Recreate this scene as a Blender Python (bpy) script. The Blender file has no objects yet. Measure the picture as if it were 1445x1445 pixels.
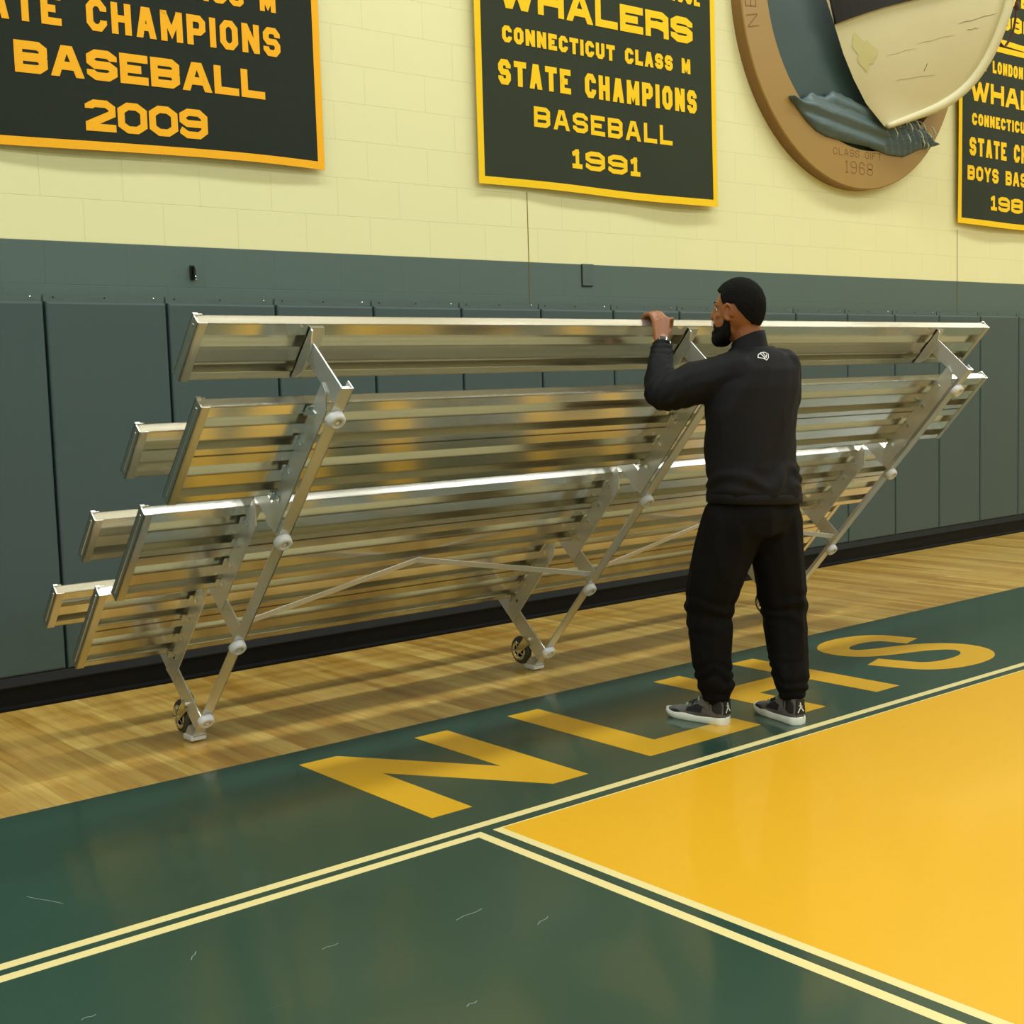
import bpy, bmesh, math, random
from mathutils import Vector, Matrix, noise
from mathutils.bvhtree import BVHTree
random.seed(7)
S = bpy.context.scene
C = S.collection
PI = math.pi

# ------------------------------------------------------------------ materials
def lin(c):
    return tuple((x / 255 / 12.92) if x / 255 <= 0.04045 else ((x / 255 + 0.055) / 1.055) ** 2.4 for x in c) + (1,)

def mat(name, col, rough=0.5, metal=0.0, coat=0.0, coat_rough=0.1, bump=None, var=None, spec=None, sheen=0):
    m = bpy.data.materials.new(name); m.use_nodes = True
    nt = m.node_tree; b = nt.nodes['Principled BSDF']
    b.inputs['Base Color'].default_value = lin(col)
    b.inputs['Roughness'].default_value = rough
    b.inputs['Metallic'].default_value = metal
    b.inputs['Coat Weight'].default_value = coat
    b.inputs['Coat Roughness'].default_value = coat_rough
    if spec is not None: b.inputs['Specular IOR Level'].default_value = spec
    if sheen: b.inputs['Sheen Weight'].default_value = sheen
    tc = nt.nodes.new('ShaderNodeTexCoord')
    if var:
        scale, amt = var[0], var[1]
        mp = nt.nodes.new('ShaderNodeMapping'); nt.links.new(tc.outputs['Object'], mp.inputs[0])
        mp.inputs['Scale'].default_value = var[2] if len(var) > 2 else (1, 1, 1)
        n = nt.nodes.new('ShaderNodeTexNoise'); n.inputs['Scale'].default_value = scale; n.inputs['Detail'].default_value = 5
        nt.links.new(mp.outputs[0], n.inputs['Vector'])
        mx = nt.nodes.new('ShaderNodeMix'); mx.data_type = 'RGBA'
        c = lin(col)
        mx.inputs[6].default_value = tuple(x * (1 - amt) for x in c[:3]) + (1,)
        mx.inputs[7].default_value = tuple(min(1, x * (1 + amt)) for x in c[:3]) + (1,)
        nt.links.new(n.outputs['Fac'], mx.inputs[0]); nt.links.new(mx.outputs[2], b.inputs['Base Color'])
    if bump:
        scale, strength = bump[0], bump[1]
        mp = nt.nodes.new('ShaderNodeMapping'); nt.links.new(tc.outputs['Object'], mp.inputs[0])
        mp.inputs['Scale'].default_value = bump[2] if len(bump) > 2 else (1, 1, 1)
        n = nt.nodes.new('ShaderNodeTexNoise'); n.inputs['Scale'].default_value = scale; n.inputs['Detail'].default_value = 4
        nt.links.new(mp.outputs[0], n.inputs['Vector'])
        bp = nt.nodes.new('ShaderNodeBump'); bp.inputs['Strength'].default_value = strength; bp.inputs['Distance'].default_value = 0.01
        nt.links.new(n.outputs['Fac'], bp.inputs['Height']); nt.links.new(bp.outputs[0], b.inputs['Normal'])
    return m

def N(nt, t, **kw):
    n = nt.nodes.new(t)
    for k, v in kw.items():
        setattr(n, k, v)
    return n

def brick(nt, vec, c1, c2, cm, mortar, w, h, offset=0.5, bias=0.0, smooth=0.1, scale=1.0):
    b = N(nt, 'ShaderNodeTexBrick'); nt.links.new(vec, b.inputs['Vector'])
    b.offset = offset; b.offset_frequency = 2
    b.inputs['Color1'].default_value = c1; b.inputs['Color2'].default_value = c2; b.inputs['Mortar'].default_value = cm
    b.inputs['Scale'].default_value = scale; b.inputs['Mortar Size'].default_value = mortar
    b.inputs['Mortar Smooth'].default_value = smooth; b.inputs['Bias'].default_value = bias
    b.inputs['Brick Width'].default_value = w; b.inputs['Row Height'].default_value = h
    return b

def mapped(nt, order, off=(0, 0, 0)):
    tc = N(nt, 'ShaderNodeTexCoord'); sp = N(nt, 'ShaderNodeSeparateXYZ'); cb = N(nt, 'ShaderNodeCombineXYZ')
    nt.links.new(tc.outputs['Object'], sp.inputs[0])
    for i, a in enumerate(order):
        if a in 'XYZ':
            ad = N(nt, 'ShaderNodeMath', operation='ADD'); nt.links.new(sp.outputs[a], ad.inputs[0]); ad.inputs[1].default_value = off[i]
            nt.links.new(ad.outputs[0], cb.inputs[i])
    return cb.outputs[0]

def wood_floor():
    m = bpy.data.materials.new('maple_strip_floor'); m.use_nodes = True; nt = m.node_tree; b = nt.nodes['Principled BSDF']
    v = mapped(nt, 'YX-', (0, 0, 0))
    b1 = brick(nt, v, lin((232, 200, 112)), lin((208, 164, 74)), lin((150, 108, 48)), 0.0006, 0.95, 0.057, 0.37, 0.0, 0.3)
    b2 = brick(nt, mapped(nt, 'YX-', (3.3, 0.114, 0)), (1, 1, 1, 1), (0.70, 0.64, 0.52, 1), (1, 1, 1, 1), 0.0, 1.3, 0.171, 0.43, 0.1)
    mu = N(nt, 'ShaderNodeMix', data_type='RGBA', blend_type='MULTIPLY'); mu.inputs[0].default_value = 0.9
    nt.links.new(b1.outputs['Color'], mu.inputs[6]); nt.links.new(b2.outputs['Color'], mu.inputs[7])
    mp = N(nt, 'ShaderNodeMapping'); tc = N(nt, 'ShaderNodeTexCoord'); nt.links.new(tc.outputs['Object'], mp.inputs[0])
    mp.inputs['Scale'].default_value = (26, 1.6, 1)
    n = N(nt, 'ShaderNodeTexNoise'); n.inputs['Scale'].default_value = 1.0; n.inputs['Detail'].default_value = 6; n.inputs['Distortion'].default_value = 0.6
    nt.links.new(mp.outputs[0], n.inputs['Vector'])
    r = N(nt, 'ShaderNodeValToRGB'); r.color_ramp.elements[0].position = 0.32; r.color_ramp.elements[0].color = (0.74, 0.64, 0.48, 1)
    r.color_ramp.elements[1].position = 0.58; r.color_ramp.elements[1].color = (1, 1, 1, 1)
    nt.links.new(n.outputs['Fac'], r.inputs[0])
    m2 = N(nt, 'ShaderNodeMix', data_type='RGBA', blend_type='MULTIPLY'); m2.inputs[0].default_value = 0.85
    nt.links.new(mu.outputs[2], m2.inputs[6]); nt.links.new(r.outputs[0], m2.inputs[7])
    nt.links.new(m2.outputs[2], b.inputs['Base Color'])
    b.inputs['Roughness'].default_value = 0.32; b.inputs['Coat Weight'].default_value = 0.5; b.inputs['Coat Roughness'].default_value = 0.12
    return m

def paint_floor(name, col, var=0.06, scratches=True, rough=0.35, coat=0.8):
    m = bpy.data.materials.new(name); m.use_nodes = True; nt = m.node_tree; b = nt.nodes['Principled BSDF']
    c = lin(col)
    tc = N(nt, 'ShaderNodeTexCoord')
    n = N(nt, 'ShaderNodeTexNoise'); n.inputs['Scale'].default_value = 1.7; n.inputs['Detail'].default_value = 5
    nt.links.new(tc.outputs['Object'], n.inputs['Vector'])
    mx = N(nt, 'ShaderNodeMix', data_type='RGBA')
    mx.inputs[6].default_value = tuple(x * (1 - var) for x in c[:3]) + (1,); mx.inputs[7].default_value = tuple(x * (1 + var) for x in c[:3]) + (1,)
    nt.links.new(n.outputs['Fac'], mx.inputs[0])
    out = mx.outputs[2]
    if scratches:
        mp = N(nt, 'ShaderNodeMapping'); nt.links.new(tc.outputs['Object'], mp.inputs[0])
        mp.inputs['Rotation'].default_value = (0, 0, 0.5); mp.inputs['Scale'].default_value = (2.2, 60, 1)
        s = N(nt, 'ShaderNodeTexNoise'); s.inputs['Scale'].default_value = 1.0; s.inputs['Detail'].default_value = 3; s.inputs['Distortion'].default_value = 0.3
        nt.links.new(mp.outputs[0], s.inputs['Vector'])
        r = N(nt, 'ShaderNodeValToRGB'); r.color_ramp.elements[0].position = 0.74; r.color_ramp.elements[0].color = (0, 0, 0, 1)
        r.color_ramp.elements[1].position = 0.80; r.color_ramp.elements[1].color = (1, 1, 1, 1)
        nt.links.new(s.outputs['Fac'], r.inputs[0])
        ml = N(nt, 'ShaderNodeMath', operation='MULTIPLY'); ml.inputs[1].default_value = 0.35
        nt.links.new(r.outputs[0], ml.inputs[0])
        m3 = N(nt, 'ShaderNodeMix', data_type='RGBA'); nt.links.new(out, m3.inputs[6]); m3.inputs[7].default_value = lin((150, 160, 140))
        nt.links.new(ml.outputs[0], m3.inputs[0]); out = m3.outputs[2]
    nt.links.new(out, b.inputs['Base Color'])
    b.inputs['Roughness'].default_value = rough; b.inputs['Coat Weight'].default_value = coat; b.inputs['Coat Roughness'].default_value = 0.10
    n2 = N(nt, 'ShaderNodeTexNoise'); n2.inputs['Scale'].default_value = 9; n2.inputs['Detail'].default_value = 2
    nt.links.new(tc.outputs['Object'], n2.inputs['Vector'])
    bp = N(nt, 'ShaderNodeBump'); bp.inputs['Strength'].default_value = 0.05; bp.inputs['Distance'].default_value = 0.01
    nt.links.new(n2.outputs['Fac'], bp.inputs['Height']); nt.links.new(bp.outputs[0], b.inputs['Coat Normal'])
    return m

def block_wall(name, split=2.179):
    """painted concrete block: cream above, green below the split height"""
    m = bpy.data.materials.new(name); m.use_nodes = True; nt = m.node_tree; b = nt.nodes['Principled BSDF']
    v = mapped(nt, 'XZ-', (0.155 - 0.0, -split + 0.2032 * 40, 0))
    bk = brick(nt, v, (1, 1, 1, 1), (0.99, 0.99, 0.985, 1), (0.84, 0.84, 0.82, 1), 0.0018, 0.4064, 0.2032, 0.5, 0, 0.6)
    tc = N(nt, 'ShaderNodeTexCoord'); sp = N(nt, 'ShaderNodeSeparateXYZ'); nt.links.new(tc.outputs['Object'], sp.inputs[0])
    gt = N(nt, 'ShaderNodeMath', operation='GREATER_THAN'); nt.links.new(sp.outputs['Z'], gt.inputs[0]); gt.inputs[1].default_value = split
    base = N(nt, 'ShaderNodeMix', data_type='RGBA'); nt.links.new(gt.outputs[0], base.inputs[0])
    base.inputs[6].default_value = lin((78, 97, 92)); base.inputs[7].default_value = lin((230, 226, 172))
    n = N(nt, 'ShaderNodeTexNoise'); n.inputs['Scale'].default_value = 0.8; n.inputs['Detail'].default_value = 3
    nt.links.new(tc.outputs['Object'], n.inputs['Vector'])
    r = N(nt, 'ShaderNodeValToRGB'); r.color_ramp.elements[0].color = (0.965, 0.965, 0.965, 1); r.color_ramp.elements[1].color = (1, 1, 1, 1)
    nt.links.new(n.outputs['Fac'], r.inputs[0])
    m1 = N(nt, 'ShaderNodeMix', data_type='RGBA', blend_type='MULTIPLY'); m1.inputs[0].default_value = 1
    nt.links.new(base.outputs[2], m1.inputs[6]); nt.links.new(bk.outputs['Color'], m1.inputs[7])
    m2 = N(nt, 'ShaderNodeMix', data_type='RGBA', blend_type='MULTIPLY'); m2.inputs[0].default_value = 1
    nt.links.new(m1.outputs[2], m2.inputs[6]); nt.links.new(r.outputs[0], m2.inputs[7])
    nt.links.new(m2.outputs[2], b.inputs['Base Color'])
    b.inputs['Roughness'].default_value = 0.5
    n3 = N(nt, 'ShaderNodeTexNoise'); n3.inputs['Scale'].default_value = 45; n3.inputs['Detail'].default_value = 3
    nt.links.new(tc.outputs['Object'], n3.inputs['Vector'])
    ad = N(nt, 'ShaderNodeMath', operation='MULTIPLY_ADD'); nt.links.new(n3.outputs['Fac'], ad.inputs[0]); ad.inputs[1].default_value = 0.10
    iv = N(nt, 'ShaderNodeMath', operation='SUBTRACT'); iv.inputs[0].default_value = 1; nt.links.new(bk.outputs['Fac'], iv.inputs[1])
    nt.links.new(iv.outputs[0], ad.inputs[2])
    bp = N(nt, 'ShaderNodeBump'); bp.inputs['Strength'].default_value = 0.35; bp.inputs['Distance'].default_value = 0.004
    nt.links.new(ad.outputs[0], bp.inputs['Height']); nt.links.new(bp.outputs[0], b.inputs['Normal'])
    return m

def aluminium(name, col=(222, 220, 212), rough=0.16, bmp=0.008, lo=0.8, hi=1.35, metal=1.0):
    m = bpy.data.materials.new(name); m.use_nodes = True; nt = m.node_tree; b = nt.nodes['Principled BSDF']
    b.inputs['Base Color'].default_value = lin(col); b.inputs['Metallic'].default_value = metal
    tc = N(nt, 'ShaderNodeTexCoord'); mp = N(nt, 'ShaderNodeMapping'); nt.links.new(tc.outputs['Object'], mp.inputs[0])
    mp.inputs['Scale'].default_value = (1.2, 40, 40)
    n = N(nt, 'ShaderNodeTexNoise'); n.inputs['Scale'].default_value = 1.5; n.inputs['Detail'].default_value = 3
    nt.links.new(mp.outputs[0], n.inputs['Vector'])
    mr = N(nt, 'ShaderNodeMapRange'); mr.inputs['To Min'].default_value = rough * lo; mr.inputs['To Max'].default_value = rough * hi
    nt.links.new(n.outputs['Fac'], mr.inputs[0]); nt.links.new(mr.outputs[0], b.inputs['Roughness'])
    bp = N(nt, 'ShaderNodeBump'); bp.inputs['Strength'].default_value = bmp; bp.inputs['Distance'].default_value = 0.001
    if bmp: nt.links.new(n.outputs['Fac'], bp.inputs['Height']); nt.links.new(bp.outputs[0], b.inputs['Normal'])
    return m

M = dict(
    wood=wood_floor(),
    green_paint=paint_floor('dark_green_floor_paint', (31, 65, 53), coat=0.55),
    gold_paint=paint_floor('gold_floor_paint', (220, 166, 18), 0.02, False, 0.45, 0.35),
    letter_paint=paint_floor('gold_letter_paint', (212, 164, 26), 0.03, False, 0.4, 0.4),
    line_paint=paint_floor('pale_line_paint', (228, 212, 148), 0.02, False, 0.4, 0.4),
    wall=block_wall('painted_block'),
    plainwall=mat('plain_painted_wall', (214, 212, 186), 0.6, bump=(30, 0.1)),
    ceiling=mat('ceiling_deck', (238, 238, 228), 0.7, bump=(20, 0.1)),
    pad=mat('green_vinyl_pad', (62, 79, 79), 0.42, bump=(5, 0.06), spec=0.4),
    flap=mat('green_vinyl_flap', (76, 92, 88), 0.4, bump=(14, 0.4)),
    black_base=mat('black_rubber_base', (13, 13, 13), 0.55, bump=(6, 0.1, (1, 8, 8)), spec=.12),
    sill=mat('dark_wood_sill', (22, 23, 22), 0.6, bump=(8, 0.1), spec=.15),
    alu=aluminium('mill_aluminium', (230, 227, 214), metal=.88),
    alu_frame=aluminium('frame_aluminium', (206, 208, 206), 0.32, 0, .98, 1.04, .70),
    alu_cap=aluminium('end_cap_aluminium', (218, 216, 208), 0.3, 0, .97, 1.05),
    galv=mat('galvanised_brace', (236, 237, 240), 0.38, 0.45),
    plastic=mat('grey_white_plastic', (205, 207, 208), 0.35),
    chrome=mat('caster_chrome', (210, 208, 198), 0.12, 1.0),
    rubber=mat('caster_rubber', (58, 60, 58), 0.5),
    dark_metal=mat('dark_metal', (30, 34, 32), 0.4, 0.6),
    steel=mat('bright_steel', (225, 228, 224), 0.15, 1.0),
    cloth=mat('banner_green_felt', (50, 56, 42), 0.85, bump=(120, 0.15), var=(2.0, 0.08), spec=0.2),
    cloth2=mat('banner_green_felt_dark', (38, 44, 36), 0.85, bump=(120, 0.15), var=(2.0, 0.06), spec=0.2),
    gold_felt=mat('gold_felt', (246, 200, 30), 0.8, bump=(150, 0.15), spec=0.2),
    orange_felt=mat('orange_gold_felt', (248, 178, 36), 0.8, bump=(150, 0.15), spec=0.2),
    plaque=mat('tan_gold_plaque_paint', (154, 120, 56), 0.38, var=(1.2, 0.08)),
    plaque_side=mat('plaque_edge_paint', (132, 96, 46), 0.45),
    engrave=mat('engraved_dark_gold', (122, 84, 36), 0.6),
    teal=mat('dark_teal_disc_paint', (44, 66, 64), 0.45, var=(1.5, 0.25)),
    greyblue=mat('grey_blue_sea_paint', (128, 142, 146), 0.5, var=(3, 0.15)),
    wave=mat('carved_wave_paint', (76, 96, 98), 0.42, bump=(9, 0.5, (1, 1, 4)), var=(5, 0.3, (1, 1, 4))),
    whiteline=mat('white_carved_foam', (196, 204, 200), 0.5),  # white paint of the carved foam lines
    hull=mat('cream_hull_paint', (216, 208, 166), 0.42, bump=(4, 0.08, (1, 6, 6)), var=(2.5, 0.06)),
    black_paint=mat('black_gunwale_paint', (22, 20, 18), 0.45),
    crackline=mat('hull_crack', (96, 88, 66), 0.8),
    stain=mat('hull_olive_stain', (204, 196, 138), 0.5),
    rope=mat('dark_red_rope', (66, 34, 22), 0.7),
    skin=mat('brown_skin', (140, 84, 46), 0.42, bump=(60, 0.08), var=(9, 0.12)),
    hair=mat('black_hair', (17, 16, 15), 0.9, bump=(260, 0.9), spec=0.15),
    shirt=mat('black_sweatshirt', (17, 17, 20), 0.75, bump=(220, 0.12), spec=0.2),
    pants=mat('black_joggers', (9, 9, 10), 0.85, bump=(220, 0.12), spec=0.15),
    watch=mat('dark_watch_band', (26, 30, 28), 0.3),
    shoe_grey=mat('grey_suede', (98, 95, 96), 0.85, bump=(200, 0.2)),
    shoe_black=mat('black_shoe_mesh', (24, 23, 24), 0.7, bump=(200, 0.3)),
    sole=mat('white_midsole', (226, 228, 216), 0.5),
    outsole=mat('pale_green_outsole', (196, 210, 186), 0.5),
    mint=mat('mint_lace_tab', (130, 158, 126), 0.5),
    white=mat('white_print', (222, 222, 220), 0.6),
    eye=mat('eye_white', (225, 220, 210), 0.3),
    fixture=mat('light_housing', (235, 235, 230), 0.5),
)
lens = bpy.data.materials.new('lamp_diffuser'); lens.use_nodes = True
lb = lens.node_tree.nodes['Principled BSDF']; lb.inputs['Emission Color'].default_value = (0.98, 1, 0.97, 1); lb.inputs['Emission Strength'].default_value = 0.0
M['lens'] = lens

# ------------------------------------------------------------------ helpers
def link(o, parent=None):
    C.objects.link(o)
    if parent: o.parent = parent
    return o

def obj(name, bm, m, parent=None, smooth=False, mats=None):
    me = bpy.data.meshes.new(name)
    bmesh.ops.recalc_face_normals(bm, faces=bm.faces[:])
    bm.to_mesh(me); bm.free()
    for x in (mats or [m]): me.materials.append(M[x] if isinstance(x, str) else x)
    if smooth:
        for p in me.polygons: p.use_smooth = True
    return link(bpy.data.objects.new(name, me), parent)

def empty(name, loc=(0, 0, 0), rot=(0, 0, 0)):
    o = bpy.data.objects.new(name, None); o.location = loc; o.rotation_euler = rot; o.empty_display_size = 0.1
    return link(o)

def tag(o, label=None, cat=None, group=None, kind=None):
    if label: o['label'] = label
    if cat: o['category'] = cat
    if group: o['group'] = group
    if kind: o['kind'] = kind
    return o

def box(bm, x0, x1, y0, y1, z0, z1):
    vs = [bm.verts.new((x, y, z)) for x in (x0, x1) for y in (y0, y1) for z in (z0, z1)]
    for f in ((0, 1, 3, 2), (4, 6, 7, 5), (0, 4, 5, 1), (2, 3, 7, 6), (0, 2, 6, 4), (1, 5, 7, 3)):
        bm.faces.new([vs[i] for i in f])
    return vs

def prism(bm, pts, axis, a0, a1):
    """extrude a 2D outline along an axis"""
    def P(p, a):
        if axis == 'X': return (a, p[0], p[1])
        if axis == 'Y': return (p[0], a, p[1])
        return (p[0], p[1], a)
    A = [bm.verts.new(P(p, a0)) for p in pts]; B = [bm.verts.new(P(p, a1)) for p in pts]
    n = len(pts)
    bm.faces.new(A); bm.faces.new(B[::-1])
    for i in range(n): bm.faces.new((A[i], B[i], B[(i + 1) % n], A[(i + 1) % n]))

def bevel(bm, w, seg=2):
    bmesh.ops.bevel(bm, geom=bm.edges[:], offset=w, segments=seg, affect='EDGES', profile=0.5, clamp_overlap=True)

def frame_for(d):
    d = d.normalized(); a = Vector((0, 0, 1)) if abs(d.z) < 0.9 else Vector((1, 0, 0))
    s = d.cross(a).normalized(); return s, s.cross(d).normalized()

def tube(bm, pts, r, seg=12, cap=True):
    pts = [Vector(p) for p in pts]; rings = []
    rr = r if isinstance(r, (list, tuple)) else [r] * len(pts)
    s = None
    for i, p in enumerate(pts):
        d = (pts[min(i + 1, len(pts) - 1)] - pts[max(i - 1, 0)])
        d.normalize()
        if s is None: s, t = frame_for(d)
        else:
            s = (s - d * s.dot(d)).normalized(); t = s.cross(d)
        rings.append([bm.verts.new(p + (s * math.cos(2 * PI * k / seg) + t * math.sin(2 * PI * k / seg)) * rr[i]) for k in range(seg)])
    for a, b in zip(rings, rings[1:]):
        for k in range(seg): bm.faces.new((a[k], a[(k + 1) % seg], b[(k + 1) % seg], b[k]))
    if cap: bm.faces.new(rings[0][::-1]); bm.faces.new(rings[-1])

def lathe(bm, prof, origin, axis, seg=24):
    """prof: list of (r, h) along axis from origin"""
    axis = Vector(axis).normalized(); s, t = frame_for(axis); o = Vector(origin); rings = []
    for r, h in prof:
        rings.append([bm.verts.new(o + axis * h + (s * math.cos(2 * PI * k / seg) + t * math.sin(2 * PI * k / seg)) * max(r, 1e-5)) for k in range(seg)])
    for a, b in zip(rings, rings[1:]):
        for k in range(seg): bm.faces.new((a[k], a[(k + 1) % seg], b[(k + 1) % seg], b[k]))
    bm.faces.new(rings[0][::-1]); bm.faces.new(rings[-1])

# ------------------------------------------------------------------ block lettering
c_ = 0.28
def oct_(x0=0, x1=1, y0=0, y1=1, cx=.3, cy=.2):
    return [(x0 + cx, y0), (x1 - cx, y0), (x1, y0 + cy), (x1, y1 - cy), (x1 - cx, y1), (x0 + cx, y1), (x0, y1 - cy), (x0, y0 + cy), (x0 + cx, y0)]
G = {
 'A': (1.05, [[(-.02, -.25), (.5, 1.35)], [(.5, 1.35), (1.02, -.25)], [(.18, .3), (.82, .3)]]),
 'B': (1, [[(0, 0), (0, 1)], [(0, 0), (.8, 0), (1, .15), (1, .38), (.85, .5), (0, .5)], [(.85, .5), (1, .62), (1, .85), (.8, 1), (0, 1)]]),
 'C': (1, [[(1, .68), (1, .8), (.72, 1), (.28, 1), (0, .8), (0, .2), (.28, 0), (.72, 0), (1, .2), (1, .32)]]),
 'D': (1, [[(0, 0), (0, 1), (.7, 1), (1, .8), (1, .2), (.7, 0), (0, 0)]]),
 'E': (.95, [[(1, 0), (0, 0), (0, 1), (1, 1)], [(0, .5), (.85, .5)]]),
 'F': (.95, [[(0, 0), (0, 1), (1, 1)], [(0, .5), (.8, .5)]]),
 'G': (1, [[(1, .7), (1, .8), (.72, 1), (.28, 1), (0, .8), (0, .2), (.28, 0), (.72, 0), (1, .2), (1, .45), (.6, .45)]]),
 'H': (1, [[(0, 0), (0, 1)], [(1, 0), (1, 1)], [(0, .5), (1, .5)]]),
 'I': (.0, [[(0, 0), (0, 1)]]),
 'K': (1, [[(0, 0), (0, 1)], [(-.1, .3), (1.15, 1.2)], [(.3, .62), (1.1, -.2)]]),
 'L': (.9, [[(0, 1), (0, 0), (1, 0)]]),
 'M': (1.15, [[(0, 0), (0, 1)], [(1, 0), (1, 1)], [(-.05, 1.15), (.5, .25), (1.05, 1.15)]]),
 'N': (1, [[(0, 0), (0, 1)], [(1, 0), (1, 1)], [(-.12, 1.25), (1.12, -.25)]]),
 'O': (1, [oct_()]),
 'P': (1, [[(0, 0), (0, 1), (.75, 1), (1, .85), (1, .55), (.75, .42), (0, .42)]]),
 'R': (1, [[(0, 0), (0, 1), (.78, 1), (1, .85), (1, .6), (.8, .46), (0, .46)], [(.55, .46), (1, .3), (1, 0)]]),
 'S': (1, [[(1, .72), (1, .84), (.76, 1), (.24, 1), (0, .84), (0, .64), (.2, .5), (.8, .5), (1, .36), (1, .16), (.76, 0), (.24, 0), (0, .16), (0, .28)]]),
 'T': (1, [[(0, 1), (1, 1)], [(.5, 1), (.5, 0)]]),
 'U': (1, [[(0, 1), (0, .2), (.28, 0), (.72, 0), (1, .2), (1, 1)]]),
 'W': (1.35, [[(0, 1.2), (.25, -.2)], [(.25, -.2), (.5, .9)], [(.5, .9), (.75, -.2)], [(.75, -.2), (1, 1.2)]]),
 'Y': (1, [[(-.05, 1.15), (.5, .45)], [(1.05, 1.15), (.5, .45)], [(.5, .5), (.5, 0)]]),
 '0': (1, [oct_()]), '1': (.5, [[(.5, 0), (.5, 1)], [(0, .86), (.5, 1)], [(0, 0), (1, 0)]]),
 '2': (1, [[(0, .78), (0, .86), (.24, 1), (.76, 1), (1, .84), (1, .6), (0, .12), (0, 0), (1, 0)]]),
 '6': (1, [[(1, .8), (.75, 1), (.25, 1), (0, .8), (0, .2), (.25, 0), (.75, 0), (1, .15), (1, .4), (.75, .55), (0, .55)]]),
 '8': (1, [oct_(y1=.5, cy=.12), oct_(y0=.5, cy=.12)]),
 '9': (1, [[(0, .13), (.2, 0), (.75, 0), (1, .2), (1, .8), (.75, 1), (.25, 1), (0, .85), (0, .63), (.2, .5), (1, .5)]]),
}
def strokes2d(pts, t, butt=None):
    """mitred thick polyline -> list of quads"""
    ex = lambda e, d: t / 2 if butt is None or butt(e, d) else 0.0
    n = len(pts); closed = n > 2 and (Vector(pts[0]) - Vector(pts[-1])).length < 1e-6
    P = [Vector(p) for p in pts]
    if closed: P = P[:-1]; n = len(P)
    L, R = [], []
    for i in range(n):
        pv = P[(i - 1) % n] if (closed or i > 0) else None
        nx = P[(i + 1) % n] if (closed or i < n - 1) else None
        if pv is None: d = (nx - P[i]).normalized(); nn = Vector((-d.y, d.x)); base = P[i] - d * ex(0, d); L.append(base + nn * t / 2); R.append(base - nn * t / 2)
        elif nx is None: d = (P[i] - pv).normalized(); nn = Vector((-d.y, d.x)); base = P[i] + d * ex(1, d); L.append(base + nn * t / 2); R.append(base - nn * t / 2)
        else:
            d1 = (P[i] - pv).normalized(); d2 = (nx - P[i]).normalized()
            n1 = Vector((-d1.y, d1.x)); n2 = Vector((-d2.y, d2.x)); mt = (n1 + n2)
            if mt.length < 1e-4: mt = n1
            mt.normalize(); k = 1 / max(0.5, mt.dot(n1))
            L.append(P[i] + mt * t / 2 * k); R.append(P[i] - mt * t / 2 * k)
    q = []
    for i in range(n if closed else n - 1):
        j = (i + 1) % n; q.append((L[i], L[j], R[j], R[i]))
    return q

def glyph_quads(ch, w, h, t):
    """w is full glyph width, h its height, t stroke"""
    out = []
    for pl in G[ch][1]:
        pts = [(t / 2 + a * (w - t), t / 2 + b * (h - t)) for a, b in pl]
        diag = ch in 'AMNWYK12' 
        def butt(e, d, pl=pl, diag=diag):
            a, b = pl[-1 if e else 0]
            if abs(d.x) > .02 and abs(d.y) > .02: return True
            return (abs(d.x) > .5 and (a <= 0 or a >= 1)) or (abs(d.y) > .5 and (b <= 0 or b >= 1))
        for q in strokes2d(pts, t, butt):
            bm = bmesh.new(); bm.faces.new([bm.verts.new((p.x, p.y, 0)) for p in q])
            for co, no in (((0, 0, 0), (0, -1, 0)), ((0, h, 0), (0, 1, 0)), ((0, 0, 0), (-1, 0, 0)), ((w, 0, 0), (1, 0, 0))):
                bmesh.ops.bisect_plane(bm, geom=bm.verts[:] + bm.edges[:] + bm.faces[:], plane_co=co, plane_no=no, clear_outer=True, dist=1e-6)
            for f in bm.faces: out.append([(v.co.x, v.co.y) for v in f.verts])
            bm.free()
    return out

def text_line(text, x0, x1, z0, h, t, place, gap=0.22, space=0.75, thick=0.0015):
    """block capitals from x0 to x1; place(x, z, lift) gives the 3-D point; one bmesh per word"""
    adv = [space if ch == ' ' else (G[ch][0] if ch != 'I' else 0.0) for ch in text]
    fixed = sum(t for ch in text if ch == 'I')
    gaps = gap * h * 0.6 * (len(text) - 1)
    cw = (x1 - x0 - gaps - fixed) / max(sum(adv), 0.1)
    x = x0; out = []; bm = bmesh.new()
    for ch, a in zip(text, adv):
        w = a * cw if ch != 'I' else t
        if ch == ' ': out.append(bm); bm = bmesh.new()
        else:
            for poly in glyph_quads(ch, w, h, t):
                A = [bm.verts.new(place(x + p[0], z0 + p[1], thick)) for p in poly]
                B = [bm.verts.new(place(x + p[0], z0 + p[1], 0)) for p in poly]
                bm.faces.new(A)
                for i in range(len(A)): bm.faces.new((A[i], A[(i + 1) % len(A)], B[(i + 1) % len(A)], B[i]))
        x += w + gap * h * 0.6
    return out + [bm]

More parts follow.
